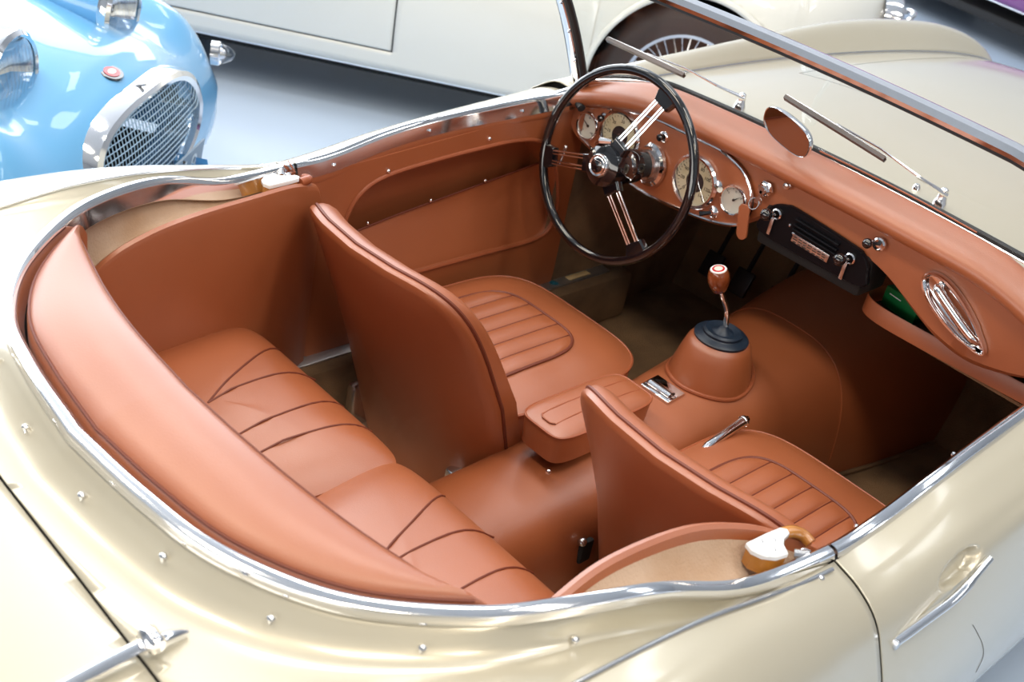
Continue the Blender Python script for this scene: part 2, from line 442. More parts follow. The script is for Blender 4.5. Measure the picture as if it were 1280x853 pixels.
for o in both(door_surface, 'door_skin', PAINT, sharp=60): solid(o, .002)
both(lambda: B().tube(BEAD[18:]+np.array([0, 0, .001]), .0028, 8), 'wing_bead', STEEL)
# dark jamb laid behind the door gap as its painted shade
def gap_strip():
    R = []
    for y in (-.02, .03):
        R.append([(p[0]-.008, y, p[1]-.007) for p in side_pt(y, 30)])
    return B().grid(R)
both(gap_strip, 'door_gap_shade', RUBBER)
def sill():
    b = B(); R = []
    for y in np.linspace(-.10, 1.50, 10):
        R.append([(.722, y, .335), (.700, y, .30), (.688, y, .24), (.66, y, .19), (.58, y, .18)])
    return b.grid(R)
both(sill, 'sill_panel', PAINT)

# door handle: scooped recess with a chrome bar
def handle(sgn):
    h = group('door_handle')
    P0 = np.array([.722, .035, .712]); P1 = np.array([.729, .255, .757])
    path = cr([P0, P0*.7+P1*.3+[.006, 0, .002], P0*.4+P1*.6+[.009, 0, .002], P1], 6)
    b = B(); b.tube(path, [.0075]*4+[.007]*(len(path)-8)+[.0055]*4, 10, squash=.8)
    o = b if sgn > 0 else b.mirror(); sub(o, 'handle_bar', CHROME, h)
    b = B().box(P0*.98+P1*.02+np.array([.003, 0, 0]), (.012, .012, .014)); sub(b if sgn > 0 else b.mirror(), 'lock_end', STEEL, h)
handle(1); handle(-1)
def snap(y, z):
    c = cr(interp_keys(SIDE, y), 16); return (float(np.interp(-z, -c[:, 1], c[:, 0]))+.0006, y, z)
part(B().tube([snap(y, z) for y, z in cr([(.235, .662), (.265, .630), (.300, .592), (.332, .550), (.350, .505)], 4)], .0004, 5), 'paint_crack', mat('crack_grey', (.16, .15, .14), .7))

# --- front wings, scuttle and bonnet
FRONT = [
 (0.735, [(.600, .862), (.655, .862), (.706, .832), (.738, .795), (.758, .67), (.765, .55), (.752, .42), (.72, .33)]),
 (1.10,  [(.612, .852), (.660, .872), (.712, .850), (.742, .800), (.760, .67), (.765, .55), (.752, .42), (.72, .33)]),
 (1.50,  [(.612, .846), (.668, .886), (.720, .860), (.750, .800), (.762, .67), (.765, .55), (.752, .42), (.72, .33)]),
 (1.90,  [(.565, .846), (.655, .900), (.716, .874), (.750, .805), (.762, .67), (.765, .55), (.752, .42), (.72, .33)]),
 (2.20,  [(.510, .838), (.612, .894), (.690, .868), (.735, .800), (.750, .67), (.752, .55), (.738, .42), (.70, .35)]),
 (2.40,  [(.480, .816), (.565, .872), (.650, .845), (.700, .780), (.720, .66), (.720, .55), (.70, .44), (.67, .38)]),
 (2.52,  [(.460, .785), (.510, .822), (.585, .800), (.635, .740), (.660, .64), (.660, .55), (.64, .47), (.61, .42)]),
 (2.585, [(.450, .725), (.480, .740), (.525, .720), (.560, .670), (.580, .60), (.580, .54), (.565, .49), (.55, .46)]),
 (2.62,  [(.445, .640), (.460, .645), (.480, .635), (.495, .615), (.505, .58), (.505, .55), (.50, .53), (.49, .51)]),
]
def front_wing():
    R = []
    for y in np.r_[np.linspace(.735, 2.35, 90), np.linspace(2.36, 2.62, 30)]:
        P = interp_keys(FRONT, y); c = cr(P, 8); zb = P[-1][1]
        if abs(y-1.87) < .345: zb = .31+math.sqrt(.345**2-(y-1.87)**2)
        k = [i for i in range(len(c)) if c[i][1] >= zb or i < 12]
        if zb > P[-1][1]: c = c[:max(k)+1]
        R.append([(p[0], y, p[1]) for p in resample(c, 44)])
    return B().grid(R)
for o in both(front_wing, 'front_wing', PAINT, sharp=60): solid(o, .003)
ZC = [(.70, [.895]), (.88, [.908]), (1.1, [.922]), (1.35, [.922]), (1.7, [.914]), (2.1, [.882]), (2.4, [.838]), (2.52, [.80]), (2.585, [.735]), (2.62, [.65])]
def base_y(x): x = abs(x); return .872-.02*(x/.45)**2-.10*max(0, (x-.42)/.19)**2
def base_z(x): x = abs(x); return .918-.006*(x/.45)**2-.036*max(0, (x-.42)/.19)**2
def shroud_pt(x01, y):
    vx, vz = interp_keys(FRONT, max(y, .735))[0]
    zc = interp_keys(ZC, y)[0]; x = x01*vx
    return (x, y, zc+(vz-zc)*abs(x01)**3.0)
R = []
for u in np.r_[np.linspace(0, 1, 90), ]:
    row = []
    for x01 in np.linspace(-1, 1, 61):
        vx = interp_keys(FRONT, .85)[0][0]
        y0 = base_y(x01*vx)-.012; y = y0+(2.62-y0)*u
        row.append(shroud_pt(x01, y))
    R.append(row)
YBON, XBON = 1.352, .43
hoodB = B().grid(R)
sh = part(hoodB, 'front_shroud', PAINT, sharp=60)
cut(sh, splits=[((0, YBON-.0015, 0), (0, 1, 0)), ((0, 2.5, 0), (0, 1, 0)), ((XBON, 0, 0), (1, 0, 0)), ((-XBON, 0, 0), (1, 0, 0))],
    remove=lambda c: YBON-.0015 < c.y < 2.5 and abs(c.x) < XBON)
bn = part(hoodB, 'bonnet', PAINT, sharp=60)
cut(bn, planes_keep=[((0, YBON+.0015, 0), (0, -1, 0)), ((0, 2.497, 0), (0, 1, 0)), ((XBON-.003, 0, 0), (1, 0, 0)), ((-XBON+.003, 0, 0), (-1, 0, 0))])
gut = part(hoodB, 'bonnet_gap_shade', RUBBER)  # black strip sunk below the bonnet gap in place of its shade
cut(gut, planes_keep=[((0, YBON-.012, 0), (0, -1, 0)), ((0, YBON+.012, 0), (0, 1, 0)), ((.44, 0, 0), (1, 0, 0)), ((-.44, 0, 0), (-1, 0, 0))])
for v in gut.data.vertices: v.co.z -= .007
both(lambda: B().tube([(interp_keys(FRONT, y)[0][0], y, interp_keys(FRONT, y)[0][1]+.001) for y in np.linspace(.76, 2.5, 60)], .004, 6), 'front_wing_bead', STEEL)

# --- wheels
def wheel(b_t, b_r, b_s, c, ax, R=.315, w=.14):
    M = axis_m(c, ax)
    b_t.lathe([(R-.105, -w/2), (R-.05, -w/2-.008), (R-.012, -w/2+.012), (R, -w/4), (R, w/4), (R-.012, w/2-.012), (R-.05, w/2+.008), (R-.105, w/2)], 48, M)
    b_r.lathe([(R-.105, -w/2), (R-.118, -w/2+.006), (R-.125, -.02), (R-.125, .02), (R-.118, w/2-.006), (R-.105, w/2)], 48, M)
    b_s.lathe([(0, .055), (.028, .055), (.035, .03), (.035, -.05), (0, -.05)], 20, M)
    for k in range(36):
        a = 2*PI*k/36; z0 = .045 if k % 2 else -.03; a2 = a+(.35 if k % 4 < 2 else -.35)
        p = M @ Vector((.033*math.cos(a), .033*math.sin(a), z0)); q = M @ Vector(((R-.122)*math.cos(a2), (R-.122)*math.sin(a2), .0))
        b_s.tube([p, q], .0022, 5)
for sx in (1, -1):
    for yc in (-.47, 1.87):
        wg = group('road_wheel'); bt, br, bs = B(), B(), B()
        wheel(bt, br, bs, (sx*.655, yc, .318), (sx, 0, 0), R=.318)
        sub(bt, 'tyre', TYRE, wg); sub(br, 'wheel_rim', CHROME, wg); sub(bs, 'wire_spokes', CHROME, wg)
part(B().box((0, .55, .19), (1.16, 4.0, .02)), 'underbody', UNDER)
def arch_lip(yc, keys):
    lip = []
    for a in np.linspace(.06, PI-.06, 40):
        y, z = yc+.345*math.cos(a), .31+.345*math.sin(a); c = cr(interp_keys(keys, y), 12); k = int(np.argmax(c[:, 0])); z = max(z, c[-1][1])
        lip.append((float(np.interp(-z, -c[4:, 1], c[4:, 0]))-.004, y, z))
    return B().tube(lip, .006, 8)
both(lambda: arch_lip(-.47, SIDE), 'wheel_arch_lip', PAINT); both(lambda: arch_lip(1.87, FRONT), 'wheel_arch_lip', PAINT)

# ================================================================== windscreen
def top_y(x): return .622-.02*(x/.45)**2-.02*max(0, (abs(x)-.42)/.19)
def top_z(x): return 1.176-.004*(x/.45)**2-.012*max(0, (abs(x)-.42)/.19)
def ws_pt(x01, v):
    xb, xt = .598*x01, .585*x01
    p = np.array([xb, base_y(xb)+.004, base_z(xb)+.006]); q = np.array([xt, top_y(xt), top_z(xt)])
    bow = np.array([0, 1, .9])*.008*math.sin(PI*v)
    return p+(q-p)*v+bow
ws = group('windscreen')
sub(B().grid([[ws_pt(a, v) for v in np.linspace(.01, .985, 12)] for a in np.linspace(-1, 1, 41)]), 'glass_pane', GLASS, ws)
rail = [ws_pt(a, 1.0) for a in np.linspace(-1.01, 1.01, 41)]
R = []
for p in rail:
    R.append([p+np.array([0, dy, dz]) for dy, dz in ((-.010, -.012), (-.014, -.004), (-.011, .007), (-.002, .012), (.008, .010), (.012, .002), (.009, -.009), (.0, -.014))])
sub(B().grid(R, wv=True), 'top_rail', CHROME, ws)
sub(B().tube([p+np.array([0, -.001, -.0155]) for p in rail], .005, 6), 'rail_seal', RUBBER, ws)
bs = [ws_pt(a, 0.0) for a in np.linspace(-1, 1, 61)]
sub(B().tube([p+np.array([0, .004, .002]) for p in bs], .0085, 8, squash=.9), 'base_seal', RUBBER, ws)
sub(B().tube([p+np.array([0, -.0075, -.0005]) for p in bs], .0022, 6), 'base_trim', CHROME, ws)
for s in (1, -1):
    pl = [ws_pt(s*1.0, v) for v in np.linspace(-.10, 1.02, 14)]
    b = B(); R = []
    for i, p in enumerate(pl):
        w = 1.0+.25*(1-i/13)
        R.append([p+np.array([s*dx*w, dy*w, 0]) for dx, dy in ((-.004, -.012), (.006, -.014), (.018, -.010), (.026, .0), (.028, .014), (.020, .022), (.006, .016), (-.003, .006))])
    b.grid(R, wv=True); n = 8; N = len(pl); b.F.append(tuple(range(n))); b.F.append(tuple((N-1)*n+j for j in range(n)))
    sub(b, 'pillar', CHROME, ws)
    sub(B().tube([p+np.array([-s*.006, -.012, 0]) for p in pl[1:]], .0035, 6), 'pillar_bead', CHROME, ws)
    sub(B().tube([p+np.array([-s*.014, -.004, 0]) for p in pl[1:]], .009, 8), 'pillar_seal', RUBBER, ws)
    for v in (.18, .42, .66): 
        p = ws_pt(s, v); sub(B().sphere(p+np.array([-s*.007, -.018, 0]), .0035, 8), 'pillar_screw', CHROME, ws)
# wipers
def gp(p): return np.array(p)+np.array([0, .012, .011])
for sp, m0, e0, e1 in (((-.300, .935, .918), (-.515, .825, .962), (-.678, .847, .939), (-.405, .843, .943)),
                       ((.196, .935, .920), (-.005, .765, 1.024), (-.108, .769, 1.020), (.113, .808, .979))):
    w = group('wiper'); sp = np.array(sp); e0, e1, m0 = gp(e0), gp(e1), gp(m0)
    if e0[0] < -.6: e0 = e1+(e0-e1)*.86
    mid = e0*.5+e1*.5+np.array([0, .006, .008])
    sub(B().lathe([(.013, -.03), (.013, .0), (.010, .006), (.008, .02), (.0075, .026), (.004, .029), (0, .03)], 14, Matrix.Translation(sp)), 'spindle', CHROME, w)
    tip = sp+np.array([0, -.004, .020])
    sub(B().tube([tip+(tip-mid)*.04, tip, tip+(mid-tip)*.25], [.006, .0075, .0045], 8, squash=.7), 'arm_head', CHROME, w)
    sub(B().tube([tip+(mid-tip)*.22, tip+(mid-tip)*.6+np.array([0, 0, .006]), mid], [.0035, .0022, .002], 6), 'wiper_arm', CHROME, w)
    sub(B().tube(cr([e0+np.array([0, .004, .004]), mid-np.array([0, .002, .002]), e1+np.array([0, .004, .004])], 6), .0030, 6), 'blade_holder', STEEL, w)
    b = B(); nrm = np.array([0, .72, .69]); R = []
    for t in np.linspace(0, 1, 9):
        p = e0+(e1-e0)*t+np.array([0, .001, .001]); a = np.array([0, -.69, .72])
        R.append([p+a*.006+nrm*.004, p-a*.006+nrm*.004, p-a*.005-nrm*.004, p+a*.005-nrm*.004])
    b.grid(R, wv=True); sub(b, 'wiper_blade', mat('blade_grey', (.10, .085, .085), .4), w)
    b = B()
    for t in np.linspace(.04, .96, 18):
        p = e0+(e1-e0)*t+nrm*.0052; b.box(p, (.006, .004, .003), bev=.0008)
    sub(b, 'blade_clips', CHROME, w)
for x in (.13,): 
    b = B(); b.lathe([(.008, 0), (.007, .006), (.0045, .010), (0, .011)], 12, Matrix.Translation((x, .96, interp_keys(ZC, .96)[0]-.001))); part(b, 'washer_jet', CHROME)

# ================================================================== dashboard
YF = .765                                   # plane of the fascia
def crease_z(x): x = abs(x); return .890-.004*(x/.3)**2-.045*max(0, (x-.34)/.24)**2*1.05
def roll():
    R = []
    for x in np.linspace(-.60, .60, 81):
        ax = abs(x); e = max(0, (ax-.40)/.20)
        zc = crease_z(x); yb = base_y(x)-.008; zb = base_z(x)-.004
        yl = YF-.028-.012*e                     # most rearward line of the roll
        sec = cr([(yb, zb), ((yb*.55+yl*.45), max(zb+.018, zc+.060)-.012*e), (yl+.030, zc+.050-.004*e), (yl+.006, zc+.034), (yl, zc+.018), (yl+.010, zc+.003), (YF+.006, zc-.003)], 5)
        R.append([(x, p[0], p[1]) for p in sec])
    return B().grid(R)
part(roll(), 'dash_roll', LEATHER)
# stitched groove on the dash roll (demister slot)
def low_z(x):
    """lower edge of the fascia: two lobes with a raised centre"""
    K = [(-.61, [.80]), (-.585, [.755]), (-.50, [.722]), (-.38, [.703]), (-.24, [.712]), (-.14, [.735]), (-.085, [.775]), (-.045, [.815]), (0, [.838]), (.08, [.830]), (.17, [.820]),
         (.225, [.803]), (.30, [.765]), (.355, [.742]), (.42, [.733]), (.49, [.748]), (.55, [.775]), (.60, [.80])]
    return interp_keys(K, x)[0]
R = []
for x in np.linspace(-.60, .60, 121):
    zt = crease_z(x)+.004; zb = low_z(x); R.append([(x, YF+.004-.020*max(0, (abs(x)-.45)/.15)**2+ (0 if v < .92 else .010*(v-.92)/.08), zt+(zb-zt)*v) for v in (0, .25, .5, .75, .92, .97, 1.0)]+[(x, YF+.03, zb+.004)])
part(B().grid(R), 'fascia', LEATHER)
R = [[(x, YF+.028, crease_z(x)), (x, YF+.028, low_z(x)+.006)] for x in np.linspace(-.60, .60, 61)]
part(B().grid(R), 'fascia_back', UNDER)
slot = [(.02, .838, 0), (.20, .832, 0), (.36, .812, 0)]
R = []
for (x, y, z) in cr([(-.02, .805, 0), (.10, .808, 0), (.22, .806, 0), (.33, .798, 0)], 8):
    zc = crease_z(x); R.append((x, y, zc+.0575))
part(B().tube(R, .0016, 6), 'dash_seam', LEATHER_PIPE)
R2 = [(p[0], p[1]+.014+.0*p[0], p[2]+.0035) for p in R]
part(B().tube(R2, .0016, 6), 'dash_seam', LEATHER_PIPE)

# instrument panel
OV = cr(np.array([(-.603, .783), (-.585, .812), (-.548, .842), (-.43, .872), (-.28, .886), (-.20, .884), (-.132, .864), (-.096, .820), (-.098, .775), (-.130, .749), (-.22, .728), (-.38, .716), (-.483, .737), (-.55, .752), (-.59, .766)]), 6, closed=True)
OV = np.array([(x, min(z, crease_z(x)-.004)) for x, z in OV])
MF = basis((0, YF+.001, 0), (1, 0, 0), (0, 0, 1), (0, -1, 0))       # local x -> x, y -> z, z -> towards the driver
ip = group('instrument_panel')
sub(B().poly_prism(OV, .006, MF, .001), 'panel_face', LEATHER, ip)
sub(B().tube([(x, YF-.006, z) for x, z in OV], .0035, 8, closed=True), 'panel_rim', CHROME, ip)
def fm(x, z, off=0.0): return basis((x, YF-.005-off, z), (1, 0, 0), (0, 0, 1), (0, -1, 0))
def gauge(x, z, r, dial, nums=None, big=False, needle=40, sweep_deg=(-135, 135), nt=24, centre=0.12, hub_ring=False):
    g = group('gauge'); M = fm(x, z)
    sub(B().lathe([(r*1.18, 0), (r*1.20, .006), (r*1.12, .011), (r*1.02, .010), (r*.97, .004)], 40, M), 'bezel', CHROME, g)
    sub(B().lathe([(r*1.0, .0035), (0, .0035)], 40, M), 'dial', dial, g)
    b = B()
    for k in range(nt+1):
        a = math.radians(90-(sweep_deg[0]+(sweep_deg[1]-sweep_deg[0])*k/nt)); L = .13 if k % 4 == 0 else .07
        ca, sa = math.cos(a), math.sin(a); w = .0009 if k % 4 == 0 else .0005
        pts = [((r*.93)*ca-w*sa, (r*.93)*sa+w*ca), ((r*.93)*ca+w*sa, (r*.93)*sa-w*ca), (r*(.93-L)*ca+w*sa, r*(.93-L)*sa-w*ca), (r*(.93-L)*ca-w*sa, r*(.93-L)*sa+w*ca)]
        b.poly_prism(pts, .0004, M @ Matrix.Translation((0, 0, .0036)))
    sub(b, 'tick_marks', PRINT, g, smooth=False)
    if nums:
        for k, t in enumerate(nums):
            a = math.radians(90-(sweep_deg[0]+(sweep_deg[1]-sweep_deg[0])*k/(len(nums)-1)))
            text_mesh('numeral', t, r*.22, M @ Matrix.Translation((r*.68*math.cos(a), r*.68*math.sin(a), .0038)), PRINT, g, .0002)
    if hub_ring:
        sub(B().lathe([(r*.46, .0036), (r*.46, .0042), (0, .0042)], 32, M), 'dial_centre', RUBBER, g)
        sub(B().lathe([(r*.13, .0042), (r*.12, .006), (0, .0065)], 20, M), 'dial_boss', STEEL, g)
    a = math.radians(90-needle); n = np.array([math.cos(a), math.sin(a)]); t = np.array([-n[1], n[0]])
    pts = [n*r*.8, n*-.12*r+t*.0016, n*-.12*r-t*.0016]
    sub(B().poly_prism(pts, .0006, M @ Matrix.Translation((0, 0, .0052))), 'needle', PRINT, g, smooth=False)
    sub(B().lathe([(r*.1, .0045), (r*.09, .007), (0, .0075)], 16, M), 'needle_hub', PRINT, g)
    sub(B().lathe([(r*.99, .0088), (0, .0095)], 32, M), 'cover_glass', LENS, g)
gauge(-.553, .792, .027, DIAL_WHITE, ['0', '50', '100'], needle=-60, nt=16)
gauge(-.460, .806, .049, DIAL, ['0', '10', '20', '30', '40', '50', '60'], needle=-120, nt=24, hub_ring=True)
gauge(-.239, .797, .049, DIAL, ['0', '20', '40', '60', '80', '100', '120', '140'], needle=-130, nt=28, hub_ring=True)
gauge(-.136, .803, .027, DIAL_WHITE, ['E', '½', 'F'], needle=50, nt=12, sweep_deg=(-60, 60))
def knob_small(x, z, name='dash_switch', r=.009, L=.016, m=BLACK):
    g = group(name)
    sub(B().lathe([(r*1.35, 0), (r*1.35, .002), (r*1.1, .004), (r*.6, .0045)], 20, fm(x, z)), 'escutcheon', CHROME, g)
    sub(B().lathe([(r*.45, 0), (r*.45, L*.6), (r*.85, L*.7), (r*.85, L), (r*.4, L*1.12), (0, L*1.14)], 16, fm(x, z)), 'switch_knob', m, g)
    return g
knob_small(-.516, .826); knob_small(-.347, .852); 
def toggle(x, z, d):
    g = group('toggle_switch')
    sub(B().lathe([(.013, 0), (.013, .003), (.010, .005), (.006, .010), (0, .011)], 20, fm(x, z)), 'toggle_collar', CHROME, g)
    p = np.array([x, YF-.013, z]); q = p+np.array(d)
    sub(B().tube([p, p*.4+q*.6, q], [.0035, .005, .0065], 8), 'toggle_lever', BLACK, g)
toggle(-.176, .756, (-.018, -.016, -.008)); toggle(-.493, .748, (-.024, -.014, .004)); toggle(-.184, .812, (.022, -.016, .006))
# ignition lock, keys and fob
ig = group('ignition_lock')
sub(B().lathe([(.017, 0), (.017, .004), (.012, .0055), (.012, .012), (.0105, .014), (0, .014)], 6, fm(-.074, .856)), 'lock_nut', CHROME, ig, sharp=20)
sub(B().lathe([(.0075, .0135), (.0075, .017), (0, .017)], 20, fm(-.074, .856)), 'lock_barrel', STEEL, ig)
knob_small(-.030, .884, 'warning_lamp', r=.0065, L=.010, m=STEEL)

kf = empty('key_fob', (-.085, YF-.022, .80))
tag(kf, 'ignition key on a ring with a long tan leather tag hanging from the dash lock', 'key fob')
def kp(p): return (p[0]+.085, p[1]-(YF-.022), p[2]-.80)
MK = basis(kp((-.074, YF-.020, .852)), (1, 0, 0), (0, 0, 1), (0, -1, 0))
sub(B().poly_prism([(-.003, .003), (.003, .003), (.003, -.012), (.008, -.016), (.008, -.026), (-.008, -.026), (-.008, -.016), (-.003, -.012)], .002, MK, .0003), 'key', STEEL, kf, smooth=False)
ring = [kp((-.080+.011*math.cos(a), YF-.024+.004*math.sin(a), .824+.011*math.sin(a))) for a in np.arange(20)*2*PI/20]
sub(B().tube(ring, .0012, 6, closed=True), 'key_ring', STEEL, kf)
MT = basis(kp((-.090, YF-.026, .785)), Vector((1, 0, .22)).normalized(), Vector((-.22, 0, 1)).normalized(), (0, -1, 0))
o = [(.0125*math.cos(a), -.030+.0125*math.sin(a)) for a in np.linspace(PI, 2*PI, 9)]+[(.0125, .024), (.007, .031), (-.007, .031), (-.0125, .024)]
sub(B().poly_prism(o, .004, MT, .0006), 'leather_tag', LEATHER, kf)

# heater control panel
ht = group('heater_panel')
MH = basis((0, YF-.001, 0), (1, 0, 0), (0, 0, 1), (0, -1, 0))
def ho(off=0.0):
    return [(-.058+off, .770), (-.058+off, .812-off), (-.046, .834-off), (-.020, .846-off), (.01, .849-off), (.145, .838-off), (.168, .832-off), (.184, .818-off), (.190-off, .802), (.190-off, .772), (.10, .766+off)]
sub(B().poly_prism(cr(ho(), 7, closed=True), .010, MH, .003), 'heater_face', CRACKLE, ht)
sub(B().box((.06, YF+.045, .785), (.25, .10, .085), bev=.01), 'heater_case', UNDER, ht)
for x, z in ((-.030, .822), (.148, .813)):
    M = fm(x, z, .006)
    sub(B().lathe([(.011, .0), (.0115, .003), (.009, .005), (.0075, .003)], 20, M), 'lever_collar', CHROME, ht)
    sub(B().tube([M @ Vector((0, 0, .002)), M @ Vector((-.004, .001, .022))], .003, 6), 'knob_stem', STEEL, ht)
    c = M @ Vector((-.006, .002, .030)); sub(B().sphere(c, .0125, 16), 'control_knob', BLACK, ht)
    c = M @ Vector((-.004, -.028, .004)); sub(B().box(c, (.008, .003, .036), bev=.001), 'lever_strip', STEEL, ht)
def lz(x): return .823-.055*(x-.06)
for k, (dz, r) in enumerate(((.008, .0045), (-.004, .004), (-.013, .0035))):
    sub(B().tube([(x, YF-.014, lz(x)+dz) for x in np.linspace(.015, .118, 8)], r, 8, squash=.7), 'vent_bar', CRACKLE, ht)
sub(B().box((.062, YF-.0125, .793), (.088, .002, .017), Matrix.Rotation(math.radians(3), 4, 'Y'), bev=.0005), 'rating_label', STEEL, ht)
b = B()
for k in range(3):
    for j in range(7): b.box((.026+j*.0115+random.uniform(-.001, .001), YF-.0137, .7985-k*.0052-j*.0006), (random.uniform(.006, .010), .0004, .0018), bev=0)
sub(b, 'label_print', PRINT, ht, smooth=False)
for x, z in ((.005, .815), (.128, .804), (.018, .803)): sub(B().sphere((x, YF-.012, z), .0035, 8), 'panel_screw', CHROME, ht)
# pull switch to the right of the heater
g = group('pull_switch')
M = fm(.190, .864)
sub(B().lathe([(.013, 0), (.013, .004), (.010, .006), (.0085, .002), (0, .001)], 20, M), 'switch_bezel', CHROME, g)
sub(B().tube([M @ Vector((0, 0, 0)), M @ Vector((-.008, .003, .022))], .0035, 6), 'switch_stem', RUBBER, g)
sub(B().sphere(M @ Vector((-.010, .003, .029)), .010, 14), 'switch_knob', BLACK, g)
# chrome pull handle on the right lobe
g = group('dash_pull_handle')
c = np.array([.370, .8125]); ax = np.array([.150, -.083]); L = np.linalg.norm(ax)/2+.004; ax /= np.linalg.norm(ax); pr = np.array([-ax[1], ax[0]])
def tear(k, w, n=40):
    out = []
    for a in np.arange(n)*2*PI/n:
        u = math.cos(a); out.append(c+ax*u*L*k+pr*math.sin(a)*w*(1-.28*u)*(.92 if u > .5 else 1))
    return np.array(out)
R = []
for k, w, h in ((1.0, .030, 0), (1.0, .0305, .007), (.985, .0285, .0125), (.95, .0245, .013), (.90, .0205, .008), (.88, .0190, .001), (.5, .011, -.004), (.001, .0002, -.004)):
    R.append([(p[0], YF+.002-h, p[1]) for p in tear(k, w)])
sub(B().grid(R, wv=True), 'handle_bowl', CHROME, g)
path = cr([(*(c-ax*.055), .001), (*(c-ax*.045), .010), (*c, .013), (*(c+ax*.05), .012), (*(c+ax*.066), .001)], 6)
sub(B().tube([(p[0]+pr[0]*.003, YF-p[2], p[1]+pr[1]*.003) for p in path], .0095, 10, squash=1.0), 'handle_grip', CHROME, g)
# grommet on the right end of the fascia
part(B().tube([(.520, YF-.03, .842), (.545, YF-.05, .838), (.575, YF-.045, .830)], [.008, .009, .008], 10), 'screen_wash_hose', RUBBER)
part(B().tube([(-.590, YF+.0, .834), (-.575, YF-.03, .838), (-.560, YF-.036, .834)], [.008, .010, .009], 10), 'screen_wash_hose', RUBBER)

# parcel tray under the right lobe
tray = group('parcel_tray')
path = cr([(.60, .800, .722), (.45, .803, .716), (.30, .806, .711), (.215, .812, .709), (.175, .830, .709), (.165, .865, .709), (.175, .93, .710), (.20, 1.0, .712)], 6)
R = []
for p in path: R.append([p+[0, 0, .019], p+[0, -.003, .014], p+[0, -.003, -.016], p+[0, .002, -.019], p+[0, .006, -.016], p+[0, .006, .016]])
sub(B().grid(R, wv=True), 'tray_lip', LEATHER, tray)
sub(B().poly_prism([(.60, .803), (.30, .808), (.215, .815), (.18, .832), (.17, .865), (.18, .93), (.205, 1.02), (.60, 1.02)], .006, Matrix.Translation((0, 0, .692))), 'tray_floor', CARPET, tray)
gb = empty('green_box', (.200, .885, .702))
tag(gb, 'small green cardboard spare-bulb box lying in the open parcel tray', 'box')
Mg = Matrix.Rotation(math.radians(-12), 4, 'Z')
sub(B().box((.03, 0, .021), (.085, .040, .042), Mg, bev=.0015), 'carton', GREEN_DARK, gb)
sub(B().box(tuple(Mg @ Vector((-.0135, .006, .021))), (.0015, .036, .038), Mg, bev=.0004), 'end_flap', GREEN, gb)
sub(B().box(tuple(Mg @ Vector((.014, -.0145, .030))), (.030, .0006, .002), Mg, bev=0), 'print_line', WHITE, gb)

# ================================================================== steering wheel
WC = Vector((-.378, .659, .788)); TL = .187
ez = Vector((0, -math.cos(TL), math.sin(TL))); ex = Vector((1, 0, 0)); ey = Vector((0, math.sin(TL), math.cos(TL)))
MW = basis(WC, ex, ey, ez)
sw = group('steering_wheel')
RW = .1995
sub(B().tube([MW @ Vector((RW*math.cos(a), RW*math.sin(a), 0)) for a in np.arange(72)*2*PI/72], .0102, 14, closed=True), 'wheel_rim', BLACK, sw)
HZ = .036
for ang in (70, 197, 313):
    a = math.radians(ang); d = Vector((math.cos(a), math.sin(a), 0)); t = Vector((-d.y, d.x, 0))
    for off in (-.0155, -.0085, .0085, .0155):
        p = MW @ (d*.052+t*off*1.0+Vector((0, 0, HZ-.006))); q = MW @ (d*.178+t*off*.9+Vector((0, 0, .004)))
        sub(B().tube([p, q], .0021, 8), 'spoke_rod', CHROME, sw)
    Mb = MW @ Matrix.Rotation(a, 4, 'Z')
    sub(B().poly_prism([(.166, -.020), (.166, .020), (.182, .025), (.196, .027), (.196, -.027), (.182, -.025)], .016, Mb @ Matrix.Translation((0, 0, -.008)), .004), 'spoke_socket', BLACK, sw)
    sub(B().poly_prism([(.02, -.022), (.02, .022), (.062, .020), (.062, -.020)], .018, Mb @ Matrix.Translation((0, 0, HZ-.017)), .005), 'spoke_root', BLACK, sw)
sub(B().lathe([(.0, -.045), (.030, -.045), (.038, -.03), (.046, HZ-.026), (.048, HZ-.008), (.043, HZ+.008), (.030, HZ+.015), (.022, HZ+.016)], 40, MW), 'wheel_hub', BLACK, sw)
sub(B().lathe([(.0245, HZ+.012), (.0245, HZ+.019), (.0215, HZ+.023), (.018, HZ+.022), (.016, HZ+.024), (0, HZ+.026)], 40, MW), 'horn_push', CHROME, sw)
sub(B().lathe([(.0155, HZ+.0235), (.015, HZ+.0255), (.008, HZ+.0275), (0, HZ+.028)], 32, MW), 'horn_medallion', BLACK, sw)
b = B()
for s in (1, -1):
    b.tube([MW @ Vector((s*.009, .010, HZ+.026)), MW @ Vector((s*.001, -.011, HZ+.026))], .0011, 6)
b.tube([MW @ Vector((.009, .010, HZ+.026)), MW @ Vector((-.009, .010, HZ+.026))], .0011, 6)
sub(b, 'medallion_emblem', CHROME, sw)
sub(B().tube([MW @ Vector((-.034, .034, HZ+.004)), MW @ Vector((-.020, .046, HZ+.012)), MW @ Vector((.0, .052, HZ+.004))], [.005, .008, .005], 8), 'indicator_lever', CHROME, sw)
col = group('steering_column')
c0 = MW @ Vector((0, 0, -.03)); c1 = Vector((-.352, YF+.05, .780)); cdv = (c0-c1).normalized(); MC = axis_m(c1, cdv); CL = (c0-c1).length
sub(B().lathe([(0, -.2), (.027, -.2), (.027, CL), (0, CL)], 28, MC), 'column_tube', RUBBER, col)
sub(B().lathe([(.028, CL-.03), (.036, CL-.028), (.038, CL-.004), (.034, CL+.010), (.028, CL+.012)], 32, MC), 'column_cowl', BLACK, col)
sub(B().lathe([(.027, .055), (.0325, .056), (.0325, .078), (.027, .079)], 32, MC), 'column_collar', STEEL, col)
sub(B().lathe([(.027, .048), (.040, .050), (.048, .053), (.047, .060), (.040, .063), (.034, .058), (.027, .056)], 36, MC), 'column_ring', CHROME, col)

